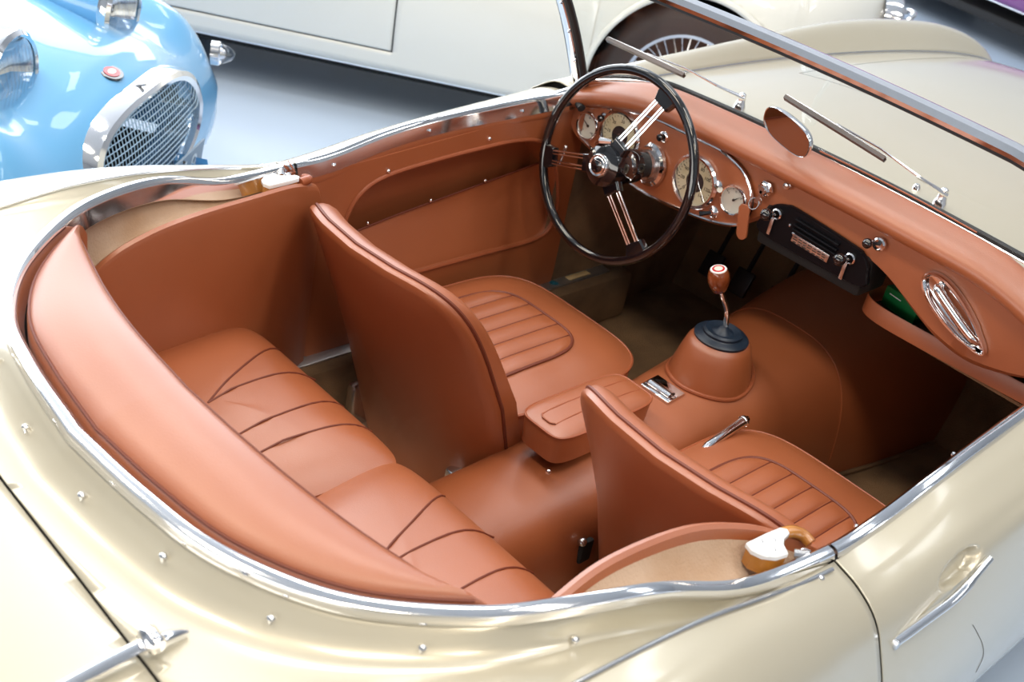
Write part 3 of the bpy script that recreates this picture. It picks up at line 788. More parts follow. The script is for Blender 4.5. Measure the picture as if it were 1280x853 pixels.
# ================================================================== rear-view mirror
mg = group('rear_view_mirror')
mc = Vector((-.043, .720, .997)); mz = Vector((-.22, -.95, -.16)).normalized(); mx = Vector((0, 0, 1)).cross(mz).normalized(); my = mz.cross(mx)
mx, my = (mx*math.cos(-.12)+my*math.sin(-.12)), (my*math.cos(-.12)-mx*math.sin(-.12))
MM = basis(mc, mx, my, mz)
def se(a, b_, n, k=48): 
    return [(a*math.copysign(abs(math.cos(t))**(2/n), math.cos(t)), b_*math.copysign(abs(math.sin(t))**(2/n), math.sin(t))) for t in np.arange(k)*2*PI/k]
R = []
for k, h in ((.55, -.016), (.85, -.012), (.98, -.004), (1.0, .002), (.985, .005), (.955, .0045)):
    R.append([MM @ Vector((x*k, y*k, h)) for x, y in se(.068, .031, 2.8)])
sub(B().grid(R, wv=True), 'mirror_shell', CHROME, mg)
sub(B().poly_prism(se(.065, .0292, 2.8), .0035, MM @ Matrix.Translation((0, 0, .001))), 'mirror_glass', MIRROR, mg)
sub(B().tube([mc-mz*.010, mc+Vector((-.030, .060, -.022)), mc+Vector((-.045, .092, -.050))], .005, 8), 'mirror_stem', CHROME, mg)
sub(B().lathe([(.020, 0), (.018, .004), (.008, .008), (0, .009)], 20, Matrix.Translation(mc+Vector((-.046, .094, -.054)))), 'mirror_foot', CHROME, mg)

# ================================================================== front seats
def sgn_pow(v, n): return math.copysign(abs(v)**n, v)
def seat(cx, dy=0.0):
    g = group('front_seat'); g.location = (0, dy, .25*dy)
    cy, a, bb, n = .368, .222, .240, 4.2
    def rho(x, y): return (abs(x/a)**n+abs((y-cy)/bb)**n)**(1/n)
    def H(x, y):
        r = min(rho(x, y), 1.0)
        return .492-.030*r**5-.010*max(0, .30-y)/.2
    # cushion: rings
    R = []
    K = 72
    angs = np.arange(K)*2*PI/K
    out = [(a*sgn_pow(math.cos(t), 2/n), bb*sgn_pow(math.sin(t), 2/n)) for t in angs]
    for r in (.0005, .2, .4, .6, .72, .82, .9, .95, .985, 1.0):
        R.append([(cx+x*r, cy+y*r, H(x*r, cy+y*r)) for x, y in out])
    for k, z in ((1.004, .455), (1.0, .445), (.992, .40), (.985, .345), (.97, .33)):
        R.append([(cx+x*k, cy+y*k, z) for x, y in out])
    sub(B().grid(R, wv=True), 'seat_cushion', LEATHER, g)
    sub(B().tube([(cx+x*1.003, cy+y*1.003, .4605) for x, y in out], .0035, 6, closed=True), 'cushion_piping', LEATHER_PIPE, g)
    # pleated insert
    ia, ib, icy, inn = .132, .165, .322, 4.0
    iout = np.array([(ia*sgn_pow(math.cos(t), 2/inn), ib*sgn_pow(math.sin(t), 2/inn)) for t in angs])
    NX, NY = 73, 20; P = []
    for i in range(NX):
        x = -ia+2*ia*i/(NX-1); ymax = ib*(1-min(1, abs(x/ia))**inn)**(1/inn)
        row = []
        for j in range(NY):
            y = icy-ymax+2*ymax*j/(NY-1)
            w = x/ia*3.0; fr = abs((w % 1.0)-.5)*2      # 0 mid pleat .. 1 at seam
            puff = .0075*(1-fr**3.0)
            row.append((cx+x, y, H(x, y)+.0022+puff*min(1, (1-abs(2*j/(NY-1)-1))*6)))
        P.append(row)
    sub(B().grid(P), 'pleated_panel', LEATHER, g, sharp=75)
    sub(B().tube([(cx+x, icy+y, H(x, icy+y)+.0025) for x, y in iout], .0036, 6, closed=True), 'panel_piping', LEATHER_SEAM, g)
    for k in range(-2, 3):
        xs_ = k*ia/3; ym = ib*(1-abs(xs_/ia)**inn)**(1/inn)*.98
        sub(B().tube([(cx+xs_, yy, H(xs_, yy)+.0030) for yy in np.linspace(icy-ym, icy+ym, 10)], .0013, 5), 'pleat_seam', LEATHER_SEAM, g)
    # backrest
    zc, aa, bz, nn = .50, .222, .279, 5.6
    def yr(x, z):
        k = .060+.050*min(1, max(0, (.77-z)/.26))
        return -.062+(.785-z)*.333+k*abs(x/.222)**2.3
    oo = [(aa*sgn_pow(math.cos(t), 2/nn), bz*sgn_pow(math.sin(t), 2/nn)) for t in angs]
    R = []
    for r in (.0005, .25, .5, .7, .84, .93, .97):
        R.append([(cx+x*r, yr(x*r, zc+z*r), zc+z*r) for x, z in oo])
    R.append([(cx+x*.992, yr(x, zc+z)+.004, zc+z*.992) for x, z in oo])
    R.append([(cx+x, yr(x, zc+z)+.009, zc+z) for x, z in oo])
    R.append([(cx+x, yr(x, zc+z)+.016, zc+z) for x, z in oo])
    R.append([(cx+x*.97, yr(x, zc+z)+.018, zc+z*.97) for x, z in oo])
    sub(B().grid(R, wv=True), 'seat_back_shell', LEATHER, g)
    sub(B().tube([(cx+x*1.0, yr(x, zc+z)+.0195, zc+z*1.0) for x, z in oo], .0038, 6, closed=True), 'back_piping', LEATHER_SEAM, g)
    def tk(z): return 1+.35*min(1, max(0, (.72-z)/.25))
    R = []
    R.append([(cx+x*.96, yr(x, zc+z)+.020, zc+z*.96) for x, z in oo])
    R.append([(cx+x*1.002, yr(x, zc+z)+.023, zc+z*1.002) for x, z in oo])
    R.append([(cx+x*1.000, yr(x, zc+z)+.033*tk(zc+z), zc+z*1.0) for x, z in oo])
    R.append([(cx+x*.985, yr(x, zc+z)+.045*tk(zc+z), zc+z*.985) for x, z in oo])
    for r, th in ((.95, .057), (.86, .070), (.7, .080), (.4, .084), (.0005, .084)):
        R.append([(cx+x*r, yr(x*r, zc+z*r)+th*(tk(zc+z*r) if r > .8 else 1), zc+z*r) for x, z in oo])
    sub(B().grid(R, wv=True), 'backrest_pad', LEATHER, g)
    # runners
    for s in (-.16, .16): sub(B().box((cx+s, .34, .275), (.03, .44, .11), bev=.008), 'seat_runner', STEEL, g)
    return g
seat(-.336); seat(.346, .026)

# ================================================================== rear seats and trim
def rear_cushion(s):
    g = group('rear_seat_cushion')
    xi, xo = (.046, .505) if s < 0 else (-.036, .505); cx = (xi+xo)/2; a = (xo-xi)/2; cy, bb, n = -.325, .190, 9.0
    xw = lambda x, y: x-max(0, 1-(x-xi)/.12)*.028*max(-1, min(1, (y-cy)/bb))
    def H(x, y):
        r = min(1.0, (abs((x-cx)/a)**n+abs((y-cy)/bb)**n)**(1/n))
        return .592-.040*r**5-.05*max(0, (-.30-y))/.2
    angs = np.arange(72)*2*PI/72
    out = [(a*sgn_pow(math.cos(t), 2/n), bb*sgn_pow(math.sin(t), 2/n)) for t in angs]
    R = []
    for r in (.0005, .2, .4, .6, .72, .82, .9, .95, .985, 1.0): R.append([(s*xw(cx+x*r, cy+y*r), cy+y*r, H(cx+x*r, cy+y*r)) for x, y in out])
    for k, z in ((1.003, .538), (1.0, .52), (.985, .46), (.97, .36)): R.append([(s*xw(cx+x*k, cy+y*k), cy+y*k, z) for x, y in out])
    sub(B().grid(R, wv=True), 'cushion_body', LEATHER, g)
    lines = [[(-.398, -.135), (-.346, -.234), (-.320, -.284), (-.288, -.345)], [(-.293, -.132), (-.296, -.219), (-.288, -.345)], [(-.204, -.135), (-.195, -.272), (-.194, -.36)], [(-.125, -.135), (-.135, -.228), (-.141, -.34)]] if s < 0 else \
            [[(.066, -.136), (.111, -.233), (.145, -.32)], [(.178, -.132), (.166, -.201), (.167, -.33)], [(.268, -.133), (.260, -.206), (.266, -.33)], [(.37, -.135), (.36, -.22), (.36, -.33)]]
    for l in lines:
        p = cr(np.array(l), 6)
        sub(B().tube([(x, y, H(s*x, y)+.0004) for x, y in p], .0018, 6), 'seam', LEATHER_SEAM, g)
rear_cushion(-1); rear_cushion(1)
part(B().box((0, -.335, .475), (1.0, .36, .05), bev=.01), 'rear_seat_pan', FELT)

# padded roll behind the rear seats (crescent inside the rim)
INN = cr([(0, -.553, .862), (.142, -.545, .859), (.274, -.522, .846), (.390, -.494, .836), (.445, -.480, .829), (.466, -.478, .824)], 8)
OUT = []
for p in RIM_REAR: 
    OUT.append(p)
OUT = np.array(OUT); OUTP = []
for i in range(len(OUT)):
    a = OUT[min(i+1, len(OUT)-1)]; b_ = OUT[max(i-1, 0)]; t = a-b_; t /= np.linalg.norm(t); o_ = np.cross(t, [0, 0, 1.0]); o_ /= np.linalg.norm(o_)
    OUTP.append(OUT[i]-o_*.022+np.array([0, 0, -.008]))
OUTP = np.array(OUTP); k = int(np.argmin(abs(OUTP[:, 1]+.452)+(OUTP[:, 0] < .3)*9)); OUTP = OUTP[:k+1]
A_, C_ = resample(OUTP, 60), resample(INN, 60); rows = []
for idx, (p, q) in enumerate(zip(A_, C_)):
    e = min(1, (59-idx)/5.0); e = math.sqrt(max(0, 1-(1-e)**2))
    lo = (1-e)*.022
    row = [p+[0, 0, -.03-lo], p+[0, 0, -.006-lo]]
    for s_, h in ((.03, .003), (.08, .008), (.2, .013), (.45, .017), (.7, .014), (.86, .008), (.95, .002), (.985, -.005), (1.0, -.014)):
        w = p+(q-p)*s_; row.append(w+[0, 0, h*e-lo])
    for dz in (-.05, -.12, -.30, -.44): row.append(q+[0, -.004, dz])
    rows.append(row)
rb = B().grid(rows); e0 = len(rows[0]); k = (len(rows)-1)*e0; rb.F.append(tuple(k+j for j in range(e0)))
lb = rb.mirror(); n0 = len(rb.V); rb.V += lb.V; rb.F += [tuple(i+n0 for i in f) for f in lb.F]
rr_ = group('rear_backrest')
sub(rb, 'backrest_roll', LEATHER, rr_, sharp=50)
pl = [A_[i]+(C_[i]-A_[i])*.028+np.array([0, 0, .0035]) for i in range(57)]
sub(B().tube(np.vstack([np.array(pl)[::-1]*[-1, 1, 1], np.array(pl)[1:]]), .0022, 6), 'roll_piping', LEATHER_SEAM, rr_)
pl = [A_[i]+(C_[i]-A_[i])*.965+np.array([0, 0, .0]) for i in range(58)]
sub(B().tube(np.vstack([np.array(pl)[::-1]*[-1, 1, 1], np.array(pl)[1:]]), .0022, 6), 'roll_piping', LEATHER_SEAM, rr_)

# quarter panels beside the rear seats, with the felt tray between them and the rim
QT = cr([(.482, -.485, .700), (.474, -.42, .765), (.470, -.35, .798), (.470, -.266, .815), (.485, -.147, .817), (.515, -.06, .805), (.545, .0, .785), (.572, .045, .762), (.580, .062, .735)], 6)
def quarter():
    R = []
    for p in QT:
        x0 = p[0]
        R.append([(x0+.018, p[1], p[2]-.02), (x0+.014, p[1], p[2]-.002), (x0+.008, p[1], p[2]+.002), (x0+.001, p[1], p[2]-.001), (x0-.002, p[1], p[2]-.010), (x0, p[1], p[2]*.7+.3*.3), (x0+.004, p[1], p[2]*.35+.65*.3), (x0+.01, p[1], .26)])
    return B().grid(R)
both(quarter, 'quarter_panel', LEATHER)
def felt():
    R = []
    tt = np.linspace(0, 1, 40)
    Qs = resample(QT[4:-4], 40)
    ys = Qs[:, 1]
    rimy = RIM_REAR[len(RIM_REAR)//2-4:]
    for q in Qs:
        k = int(np.argmin(abs(RIM[:, 1]-q[1])+(RIM[:, 0] < .40)*9)); r_ = RIM[k].copy(); r_[0] += .004; r_[1] = q[1]
        row = []
        for s_ in np.linspace(0, 1, 9):
            p = np.array([q[0]+.012, q[1], q[2]-.010])*(1-s_)+np.array([r_[0], r_[1], r_[2]-.022])*s_
            p[2] -= .030*math.sin(PI*s_)*min(1, (r_[0]-q[0])/.06)
            row.append(p)
        R.append(row)
    return B().grid(R)
both(felt, 'felt_tray', FELT)

# hood socket brackets at the rear of the doors
def bracket(s):
    g = group('hood_bracket')
    poly = [(.543, -.082), (.545, -.044), (.549, -.016), (.556, -.010), (.563, -.014), (.566, -.030), (.573, -.040), (.586, -.049), (.582, -.068), (.570, -.082), (.556, -.087)]
    b = B().poly_prism(poly, .007, Matrix.Translation((0, 0, .795)), .0015); sub(b if s > 0 else b.mirror(), 'bracket_plate', WHITE_PLASTIC, g)
    c = np.mean(poly, 0); b = B().poly_prism([(c[0]+(x-c[0])*.93, c[1]+(y-c[1])*.93) for x, y in poly], .025, Matrix.Translation((0, 0, .770))); sub(b if s > 0 else b.mirror(), 'bracket_block', AMBER, g)
    b = B().tube(cr([(.552, -.012, .791), (.557, .006, .790), (.567, .018, .786), (.581, .018, .782)], 6), .0085, 10); sub(b if s > 0 else b.mirror(), 'leather_sleeve', LEATHER_PIPE if s < 0 else AMBER, g)
    for x, y in ((.552, -.062), (.560, -.045), (.571, -.060)):
        b = B().sphere((x, y, .802), .0032, 8, (1, 1, .5)); sub(b if s > 0 else b.mirror(), 'bracket_screw', STEEL, g)
    b = B().tube([(.585, -.030, .792), (.600, -.020, .796)], .006, 8); sub(b if s > 0 else b.mirror(), 'socket_pin', STEEL, g)
    b = B().lathe([(.008, 0), (.008, .004), (.005, .006), (0, .006)], 12, Matrix.Translation((.592, -.012, .787))); sub(b if s > 0 else b.mirror(), 'socket_bolt', CHROME, g)
bracket(1); bracket(-1)
part(B().tube([(-.590, .004, .792), (-.595, -.003, .804), (-.602, -.006, .812)], [.003, .004, .002], 6, squash=.4), 'retaining_strap', LEATHER_PIPE)

# --- door inner trim: panel with an oval map pocket
def rrect(y0, y1, z0, z1, r, n=8, lift=0.0):
    pts = []
    for cyy, czz, a0 in ((y1-r, z1-r, 0), (y0+r, z1-r, PI/2), (y0+r, z0+r, PI), (y1-r, z0+r, 1.5*PI)):
        for a in np.linspace(a0, a0+PI/2, n): pts.append((cyy+r*math.cos(a), czz+r*math.sin(a)))
    return np.array(pts)
def door_inner(s):
    g = group('door_trim')
    X = .598
    op = cr(np.array([(.135, .60), (.140, .665), (.170, .715), (.23, .742), (.35, .755), (.47, .762), (.58, .764), (.66, .750), (.715, .70), (.75, .62), (.762, .555), (.745, .508), (.69, .492), (.55, .492), (.40, .492), (.24, .492), (.165, .505), (.138, .545)]), 5, closed=True)
    n = len(op); cen = op.mean(0)
    outer = []
    for p in op:                                   # ray from the centre to the outer rectangle of the panel
        d = p-cen
        tl = [t for t in ((.052-cen[0])/d[0] if d[0] < 0 else 9, (.80-cen[0])/d[0] if d[0] > 0 else 9, (.352-cen[1])/d[1] if d[1] < 0 else 9,
              ((.764+.050*min(1, max(0, (p[0]-.05)/.5))) - cen[1])/d[1] if d[1] > 0 else 9) if t > 0]
        outer.append(cen+d*min(tl))
    outer = np.array(outer)
    R = [[(s*(X+.030), y, z) for y, z in outer], [(s*X, y, z) for y, z in outer], [(s*X, *(outer[i]*.5+op[i]*.5)) for i in range(n)], [(s*X, y, z) for y, z in op],
         [(s*(X+.004), *(op[i]+(cen-op[i])*.015)) for i in range(n)], [(s*(X+.085), *(op[i]+(cen-op[i])*.02)) for i in range(n)]]
    sub(B().grid(R, wv=True), 'trim_panel', LEATHER, g)
    sub(B().poly_prism(op, .003, basis((s*(X+.088), 0, 0), (0, 1, 0), (0, 0, 1), (-s, 0, 0))), 'pocket_back', LEATHER, g)
    sub(B().tube([(s*(X-.001), y, z) for y, z in op], .0045, 8, closed=True), 'pocket_piping', LEATHER_PIPE, g)
    fl = [p for p in op if p[1] < .60+.13*(p[0]-.2)]
    top = [(y, .604+.125*(y-.23)) for y in np.linspace(.74, .15, 12)]
    ang = sorted(fl, key=lambda p: math.atan2(p[1]-.56, p[0]-.45))
    poly = np.array([(y, z) for y, z in ang])
    k = max(range(len(poly)), key=lambda i: np.linalg.norm(poly[i]-poly[i-1])); poly = np.vstack([poly[k:], poly[:k]])
    poly = np.vstack([poly, [(y, z) for y, z in (top if poly[-1][0] > poly[0][0] else top[::-1])]])
    def fd(z): return .008+.042*min(1, max(0, (z-.495)/.12))
    cc = poly.mean(0)
    sub(B().grid([[(s*(X+fd(q[1])), q[0], q[1]) for q in (cc+(p-cc)*k_ for p in poly)] for k_ in (.0005, .35, .65, .85, 1.0)], wv=True), 'pocket_flap', LEATHER, g)
    sub(B().tube([(s*(X+fd(z)-.002), y, z) for y, z in top], .0022, 6), 'flap_edge', LEATHER_SEAM, g)
    for y in (.234, .40, .554): sub(B().sphere((s*(X+.045), y, .612+.125*(y-.23)), .0045, 10), 'flap_stud', CHROME, g)
    for y, z in ((.232, .752), (.498, .781)): sub(B().sphere((s*(X-.001), y, z), .0048, 10), 'panel_stud', CHROME, g)
    # top roll under the cap
    pth = [(s*(q[0]-.010), q[1], q[2]-.034) for q in RIM_DOOR[2:-2:4]]
    sub(B().tube(pth, .009, 8, squash=1.2), 'top_roll', LEATHER, g)
    for yy in (.10, .33, .585):
        k_ = int(np.argmin(abs(RIM_DOOR[:, 1]-yy))); q = RIM_DOOR[k_]; sub(B().sphere((s*(q[0]-.0165), q[1], q[2]-.014), .004, 8), 'cap_screw', CHROME, g)
door_inner(1); door_inner(-1)
# window-winder style check strap rod near the screen pillar, left door
part(B().tube([(-.570, .715, .735), (-.566, .700, .70)], [.004, .002], 6), 'check_rod', STEEL)
part(B().sphere((-.571, .716, .738), .006, 10), 'check_rod_knob', CHROME)

# ================================================================== floor, tunnel, footwells
part(B().grid([[(x, y, .222+(.012*math.sin(9*x+4*y))*.4) for y in np.linspace(-.1, 1.32, 30)] for x in np.linspace(-.612, .612, 25)]), 'floor_carpet', CARPET)
part(B().grid([[(x, 1.32+.13*v, .222+.36*v) for v in np.linspace(0, 1, 6)] for x in np.linspace(-.60, .60, 8)]), 'toe_board', CARPET)
part(B().grid([[(x, 1.45, z) for z in (.58, .70, .83)] for x in np.linspace(-.58, .58, 8)]), 'bulkhead', CARPET)
def kick():
    R = []
    for y in np.linspace(.74, 1.46, 8): R.append([(.600, y, .22), (.602, y, .50), (.598, y, .825)])
    return B().grid(R)
both(kick, 'kick_panel', CARPET)
def sill_in():
    b = B(); b.box((.585, .50, .285), (.09, 1.10, .13), bev=.012); return b
both(sill_in, 'inner_sill', CARPET)
def tread():
    b = B(); b.box((.596, .50, .352), (.050, .98, .006), bev=.002); return b
both(tread, 'tread_plate', ALU)
st = part(B().box((-.588, .885, .3562), (.018, .075, .0012), bev=.0003), 'maker_sticker', STICKER)
pts = []
for k in range(24):
    r = .014 if k % 2 == 0 else .007; a = 2*PI*k/24; pts.append((-.588+r*math.cos(a), .800+r*math.sin(a)))
part(B().poly_prism(pts, .001, Matrix.Translation((0, 0, .3552))), 'star_sticker', TEAL, smooth=False)

TUN = [(-.15, (-.02, .150, .400)), (.05, (-.02, .145, .408)), (.25, (-.02, .140, .425)), (.45, (-.02, .140, .452)), (.60, (-.02, .150, .470)), (.75, (-.02, .165, .487)), (.88, (-.015, .185, .512)),
       (1.0, (-.012, .205, .535)), (1.12, (-.008, .225, .550)), (1.25, (-.005, .240, .558)), (1.44, (0, .255, .565))]
def tun_pt(y, t):
    cx, hw, zt = interp_keys(TUN, y); zf = .205; n = 3.0
    c, s_ = math.cos(t), math.sin(t)
    return (cx+hw*sgn_pow(c, 2/n), y, zf+(zt-zf)*abs(s_)**(2/n))
part(B().grid([[tun_pt(y, t) for t in np.linspace(PI, 0, 40)] for y in np.linspace(-.15, 1.44, 70)]), 'transmission_tunnel', LEATHER, sharp=70)
def tun_top(x, y):
    cx, hw, zt = interp_keys(TUN, y); zf = .205; n = 3.0
    return zf+(zt-zf)*(1-min(1, abs((x-cx)/hw))**n)**(1/n)
# wide seam band ahead of the lever
for yb_ in (.935,):
    part(B().tube([np.array(tun_pt(yb_, t))*[1.004, 1, 1.003] for t in np.linspace(PI*.97, .03*PI, 30)], .0018, 6), 'tunnel_seam', LEATHER)
for s in (1, -1):
    part(B().tube([(s*(interp_keys(TUN, y)[1]+.004)+interp_keys(TUN, y)[0], y, .226) for y in np.linspace(.62, 1.32, 24)], .006, 6), 'carpet_binding', CARPET)
# gear lever: cone cover, rubber gaiter, chrome lever, wooden knob
GX, GY = -.022, .676
gl = group('gear_lever')
zb_ = tun_top(GX, GY)
sub(B().lathe([(.092, -.030), (.088, -.004), (.083, .018), (.075, .048), (.068, .070), (.060, .080), (.050, .083), (0, .083)], 48, Matrix.Translation((GX, GY, zb_)) @ Matrix.Diagonal((.95, 1.05, 1, 1))), 'lever_cover', LEATHER, gl)
ringp = [(GX+.086*math.cos(a), GY+.095*math.sin(a)) for a in np.arange(48)*2*PI/48]
sub(B().tube([(x, y, max(tun_top(x, y), .40)+.003) for x, y in ringp], .0045, 8, closed=True), 'cover_piping', LEATHER_PIPE, gl)
Mz = Matrix.Translation((GX, GY, zb_+.082))
sub(B().lathe([(.056, -.002), (.057, .004), (.053, .008), (.043, .009), (.041, .011), (.041, .016), (.036, .019), (.022, .015), (.012, .020), (.007, .028), (0, .028)], 40, Mz), 'gaiter', BLUE_RUBBER, gl)
z0 = zb_+.10
sub(B().tube(cr([(GX+.002, GY+.004, z0), (GX-.003, GY-.004, z0+.045), (GX-.013, GY-.020, z0+.078), (GX-.019, GY-.031, z0+.103)], 6), [.0062]*6+[.0055]*7+[.005]*6, 10), 'lever_rod', CHROME, gl)
kd = Vector((-.16, -.26, 1)).normalized(); MKn = axis_m((GX-.018, GY-.030, z0+.089), kd, (0, 1, 0))
sub(B().lathe([(.010, 0), (.014, .004), (.0195, .016), (.022, .028), (.0215, .040), (.019, .048), (.0165, .0515)], 28, MKn), 'lever_knob', WALNUT, gl)
sub(B().lathe([(.0167, .0510), (.0160, .0530), (.0125, .0535)], 28, MKn), 'knob_ring', WHITE, gl)
sub(B().lathe([(.0128, .0533), (.0120, .0542), (.0085, .0543)], 28, MKn), 'knob_band', RED, gl)
sub(B().lathe([(.0088, .0541), (.006, .0550), (0, .0552)], 24, MKn), 'knob_medallion', DIAL_WHITE, gl)
# ashtray on the tunnel
az = tun_top(-.035, .542)+.001
at = group('tunnel_ashtray')
Mt_ = Matrix.Translation((-.036, .542, az+.002)) @ Matrix.Rotation(math.radians(6), 4, 'X')
sub(B().box((0, 0, 0), (.072, .050, .006), Mt_, bev=.0015) if False else B().box((-.036, .542, az+.002), (.074, .052, .006), Matrix.Rotation(math.radians(6), 4, 'X'), bev=.0015), 'ashtray_frame', CHROME, at)
sub(B().tube([(-.064, .536, az+.006), (-.008, .536, az+.006)], .011, 12, squash=.6), 'ashtray_lid', CHROME, at)
sub(B().box((-.036, .558, az+.0055), (.060, .010, .002), Matrix.Rotation(math.radians(6), 4, 'X'), bev=.0005), 'ashtray_slot', BLACK, at)
# handbrake
hb = group('handbrake')
sub(B().tube(cr([(.150, .24, .40), (.150, .36, .445), (.148, .46, .478), (.146, .560, .497)], 5), [.006]*10+[.0095]*5+[.0105], 12), 'brake_lever', CHROME, hb)
sub(B().lathe([(.0115, 0), (.0125, .003), (.0115, .007), (.007, .009), (.006, .016), (0, .018)], 16, axis_m((.146, .560, .497), (0, 1, .17))), 'brake_button', CHROME, hb)
# armrest pad between the seats
am = group('centre_armrest')
acx, acy, aa, ab, an = -.033, .312, .056, .134, 5.5
angs = np.arange(64)*2*PI/64
ao = [(aa*sgn_pow(math.cos(t), 2/an), ab*sgn_pow(math.sin(t), 2/an)) for t in angs]
R = []
for r in (.0005, .4, .7, .85, .94, .985, 1.0):
    R.append([(acx+x*r, acy+y*r, .522-.012*r**5+.02*(abs(y*r/ab)**3 if y < 0 else 0)*0) for x, y in ao])
sub(B().grid(R, wv=True), 'armrest_top', LEATHER, am)
R = [[(acx+x*k, acy+y*k, z) for x, y in ao] for k, z in ((1.0, .510), (1.004, .503), (.99, .475), (.97, .450), (.90, .446))]
sub(B().grid(R, wv=True), 'armrest_side', LEATHER, am)
sub(B().tube([(acx+x*1.003, acy+y*1.003, .509) for x, y in ao], .0028, 6, closed=True), 'armrest_piping', LEATHER_PIPE, am)
for x in (-.018, .018):
    sub(B().tube([(acx+x*1.0, acy+y, .5215-.012*(abs(y)/ab)**5) for y in np.linspace(-.112, .118, 10)], .0016, 6), 'armrest_seam', LEATHER_PIPE, am)
sub(B().tube([(acx-.018, acy-.112, .519), (acx-.010, acy-.118, .518), (acx+.010, acy-.118, .518), (acx+.018, acy-.112, .519)], .0016, 6), 'armrest_seam', LEATHER_PIPE, am)
part(B().sphere((.012, acy-.135, .437), .006, 10), 'armrest_catch', CHROME)
part(B().box((.118, .20, .318), (.012, .03, .05), bev=.004), 'seat_hinge_block', UNDER)
part(B().sphere((.118, .186, .345), .009, 10), 'seat_hinge_bolt', STEEL)
# carpet in the rear footwells
part(B().grid([[(x, y, .232) for y in (-.12, .0, .2)] for x in np.linspace(-.5, .5, 5)]), 'rear_footwell_carpet', FELT)
# pedals
for x in (-.46, -.36, -.25):
    g = group('pedal'); sub(B().box((x, 1.27, .36), (.055, .012, .07), Matrix.Rotation(math.radians(-25), 4, 'X'), bev=.004), 'pedal_pad', RUBBER, g)
    sub(B().tube([(x, 1.28, .37), (x, 1.36, .55), (x, 1.42, .66)], .007, 6), 'pedal_arm', UNDER, g)

# ================================================================== sky-blue car, nose towards the roadster
SO = Vector((-1.8173, .0480, 0)); SH = .6695
SX = Vector((math.sin(SH), -math.cos(SH), 0)); SY = Vector((math.cos(SH), math.sin(SH), 0))
BLUE = empty('blue_roadster', SO)
tag(BLUE, 'sky blue small roadster with pop-eyed headlamps and wide mesh grille', 'car')
BLUE.rotation_euler = (0, 0, SH-PI/2)
# local frame: x = lateral (towards the roadster's tail side), y = forward, z up
def bsub(b, name, m, parent=BLUE, **k): return sub(b, name, m, parent, **k)
NOSE = [(-1.9, (.70, .66, .24, .60)), (-.9, (.70, .665, .22, .62)), (-.4, (.690, .67, .20, .62)), (-.1, (.665, .67, .18, .60)), (.08, (.628, .665, .18, .575)), (.18, (.598, .655, .18, .55)),
        (.222, (.575, .655, .18, .52)), (.256, (.555, .63, .19, .485)), (.285, (.525, .58, .20, .45)), (.306, (.480, .49, .22, .42)), (.318, (.44, .35, .26, .38)), (.322, (.40, .2, .30, .36))]
def nose_pt(f, t):
    zt, hw, zb, zs = interp_keys(NOSE, f)
    # t 0 centre top .. 1 side bottom
    a = t*PI/2*1.55
    if a <= PI/2:
        x = hw*math.sin(a)**(.92); z = zs-.16+(zt-zs+.16)*max(0, math.cos(a))**2.2
        z += .115*math.exp(-((x-.53)/.115)**2)*(1-min(1, max(0, (f-.12)/.24))**2)
    else:
        bq = (a-PI/2)/(PI/2*.55); x = hw*(1-.12*bq**2); z = (zs-.16)*(1-bq)+zb*bq
    return x, z
rows = []
for f in np.r_[np.linspace(-1.9, -.1, 20), np.linspace(-.05, .41, 40)]:
    row = []
    for t in np.linspace(-1, 1, 81):
        x, z = nose_pt(f, abs(t)); row.append((math.copysign(x, t), f, z))
    rows.append(row)
bb_ = B().grid(rows)
body = bsub(bb_, 'body_shell', SKYBLUE)
cut(body, remove=lambda c: c.y > .2 and (c.x/.285)**2+((c.z-.395)/.115)**2 < 1)
def hood_z(x, f): 
    best = min(((abs(nose_pt(f, t)[0]-abs(x)), nose_pt(f, t)[1]) for t in np.linspace(0, .64, 60)))
    return best[1]
# headlamps
for s in (1, -1):
    hl = group('headlamp', BLUE); hl.matrix_parent_inverse = Matrix.Identity(4)
    c = Vector((s*.292, .105, .622)); d = Vector((0, 1, -.05)); M = axis_m(c, d) @ Matrix.Diagonal((1.12, 1.12, 1.12, 1))
    sub(B().lathe([(.03, -.30), (.06, -.22), (.085, -.10), (.094, -.02), (.094, .0)], 32, M), 'lamp_pod', SKYBLUE, hl)
    sub(B().lathe([(.094, -.018), (.100, -.010), (.100, .006), (.092, .014), (.086, .010)], 36, M), 'lamp_bezel', CHROME, hl)
    sub(B().lathe([(.088, .004), (.06, -.03), (.03, -.045), (0, -.05)], 32, M), 'lamp_reflector', CHROME, hl)
    sub(B().lathe([(.090, .008), (.075, .020), (.05, .028), (.02, .032), (0, .0325)], 36, M), 'lamp_lens', LENS, hl)
    b = B()
    for k in range(-5, 6):
        x = k*.014; y = math.sqrt(max(0, .074**2-x*x)); b.tube([M @ Vector((x, -y, .016+.010*(1-(x*x+y*y)/.0055))), M @ Vector((x, 0, .027)), M @ Vector((x, y, .016))], .0018, 5)
    sub(b, 'lens_flutes', LENS, hl)
# oval badge
M = axis_m((.022, .224, hood_z(.02, .224)), (0, .30, .95), (0, 1, 0))
bd = group('bonnet_badge', BLUE); bd.matrix_parent_inverse = Matrix.Identity(4)
el = lambda a, b_, n=28: [(a*math.cos(t), b_*math.sin(t)) for t in np.arange(n)*2*PI/n]
sub(B().poly_prism(el(.036, .030), .006, M @ Matrix.Translation((0, 0, -.003)), .001), 'badge_rim', BLACK, bd)
sub(B().poly_prism(el(.025, .020), .002, M @ Matrix.Translation((0, 0, .0025))), 'badge_face', RED, bd)
sub(B().poly_prism(el(.016, .009), .001, M @ Matrix.Translation((0, 0, .0042))), 'badge_script', WHITE, bd)
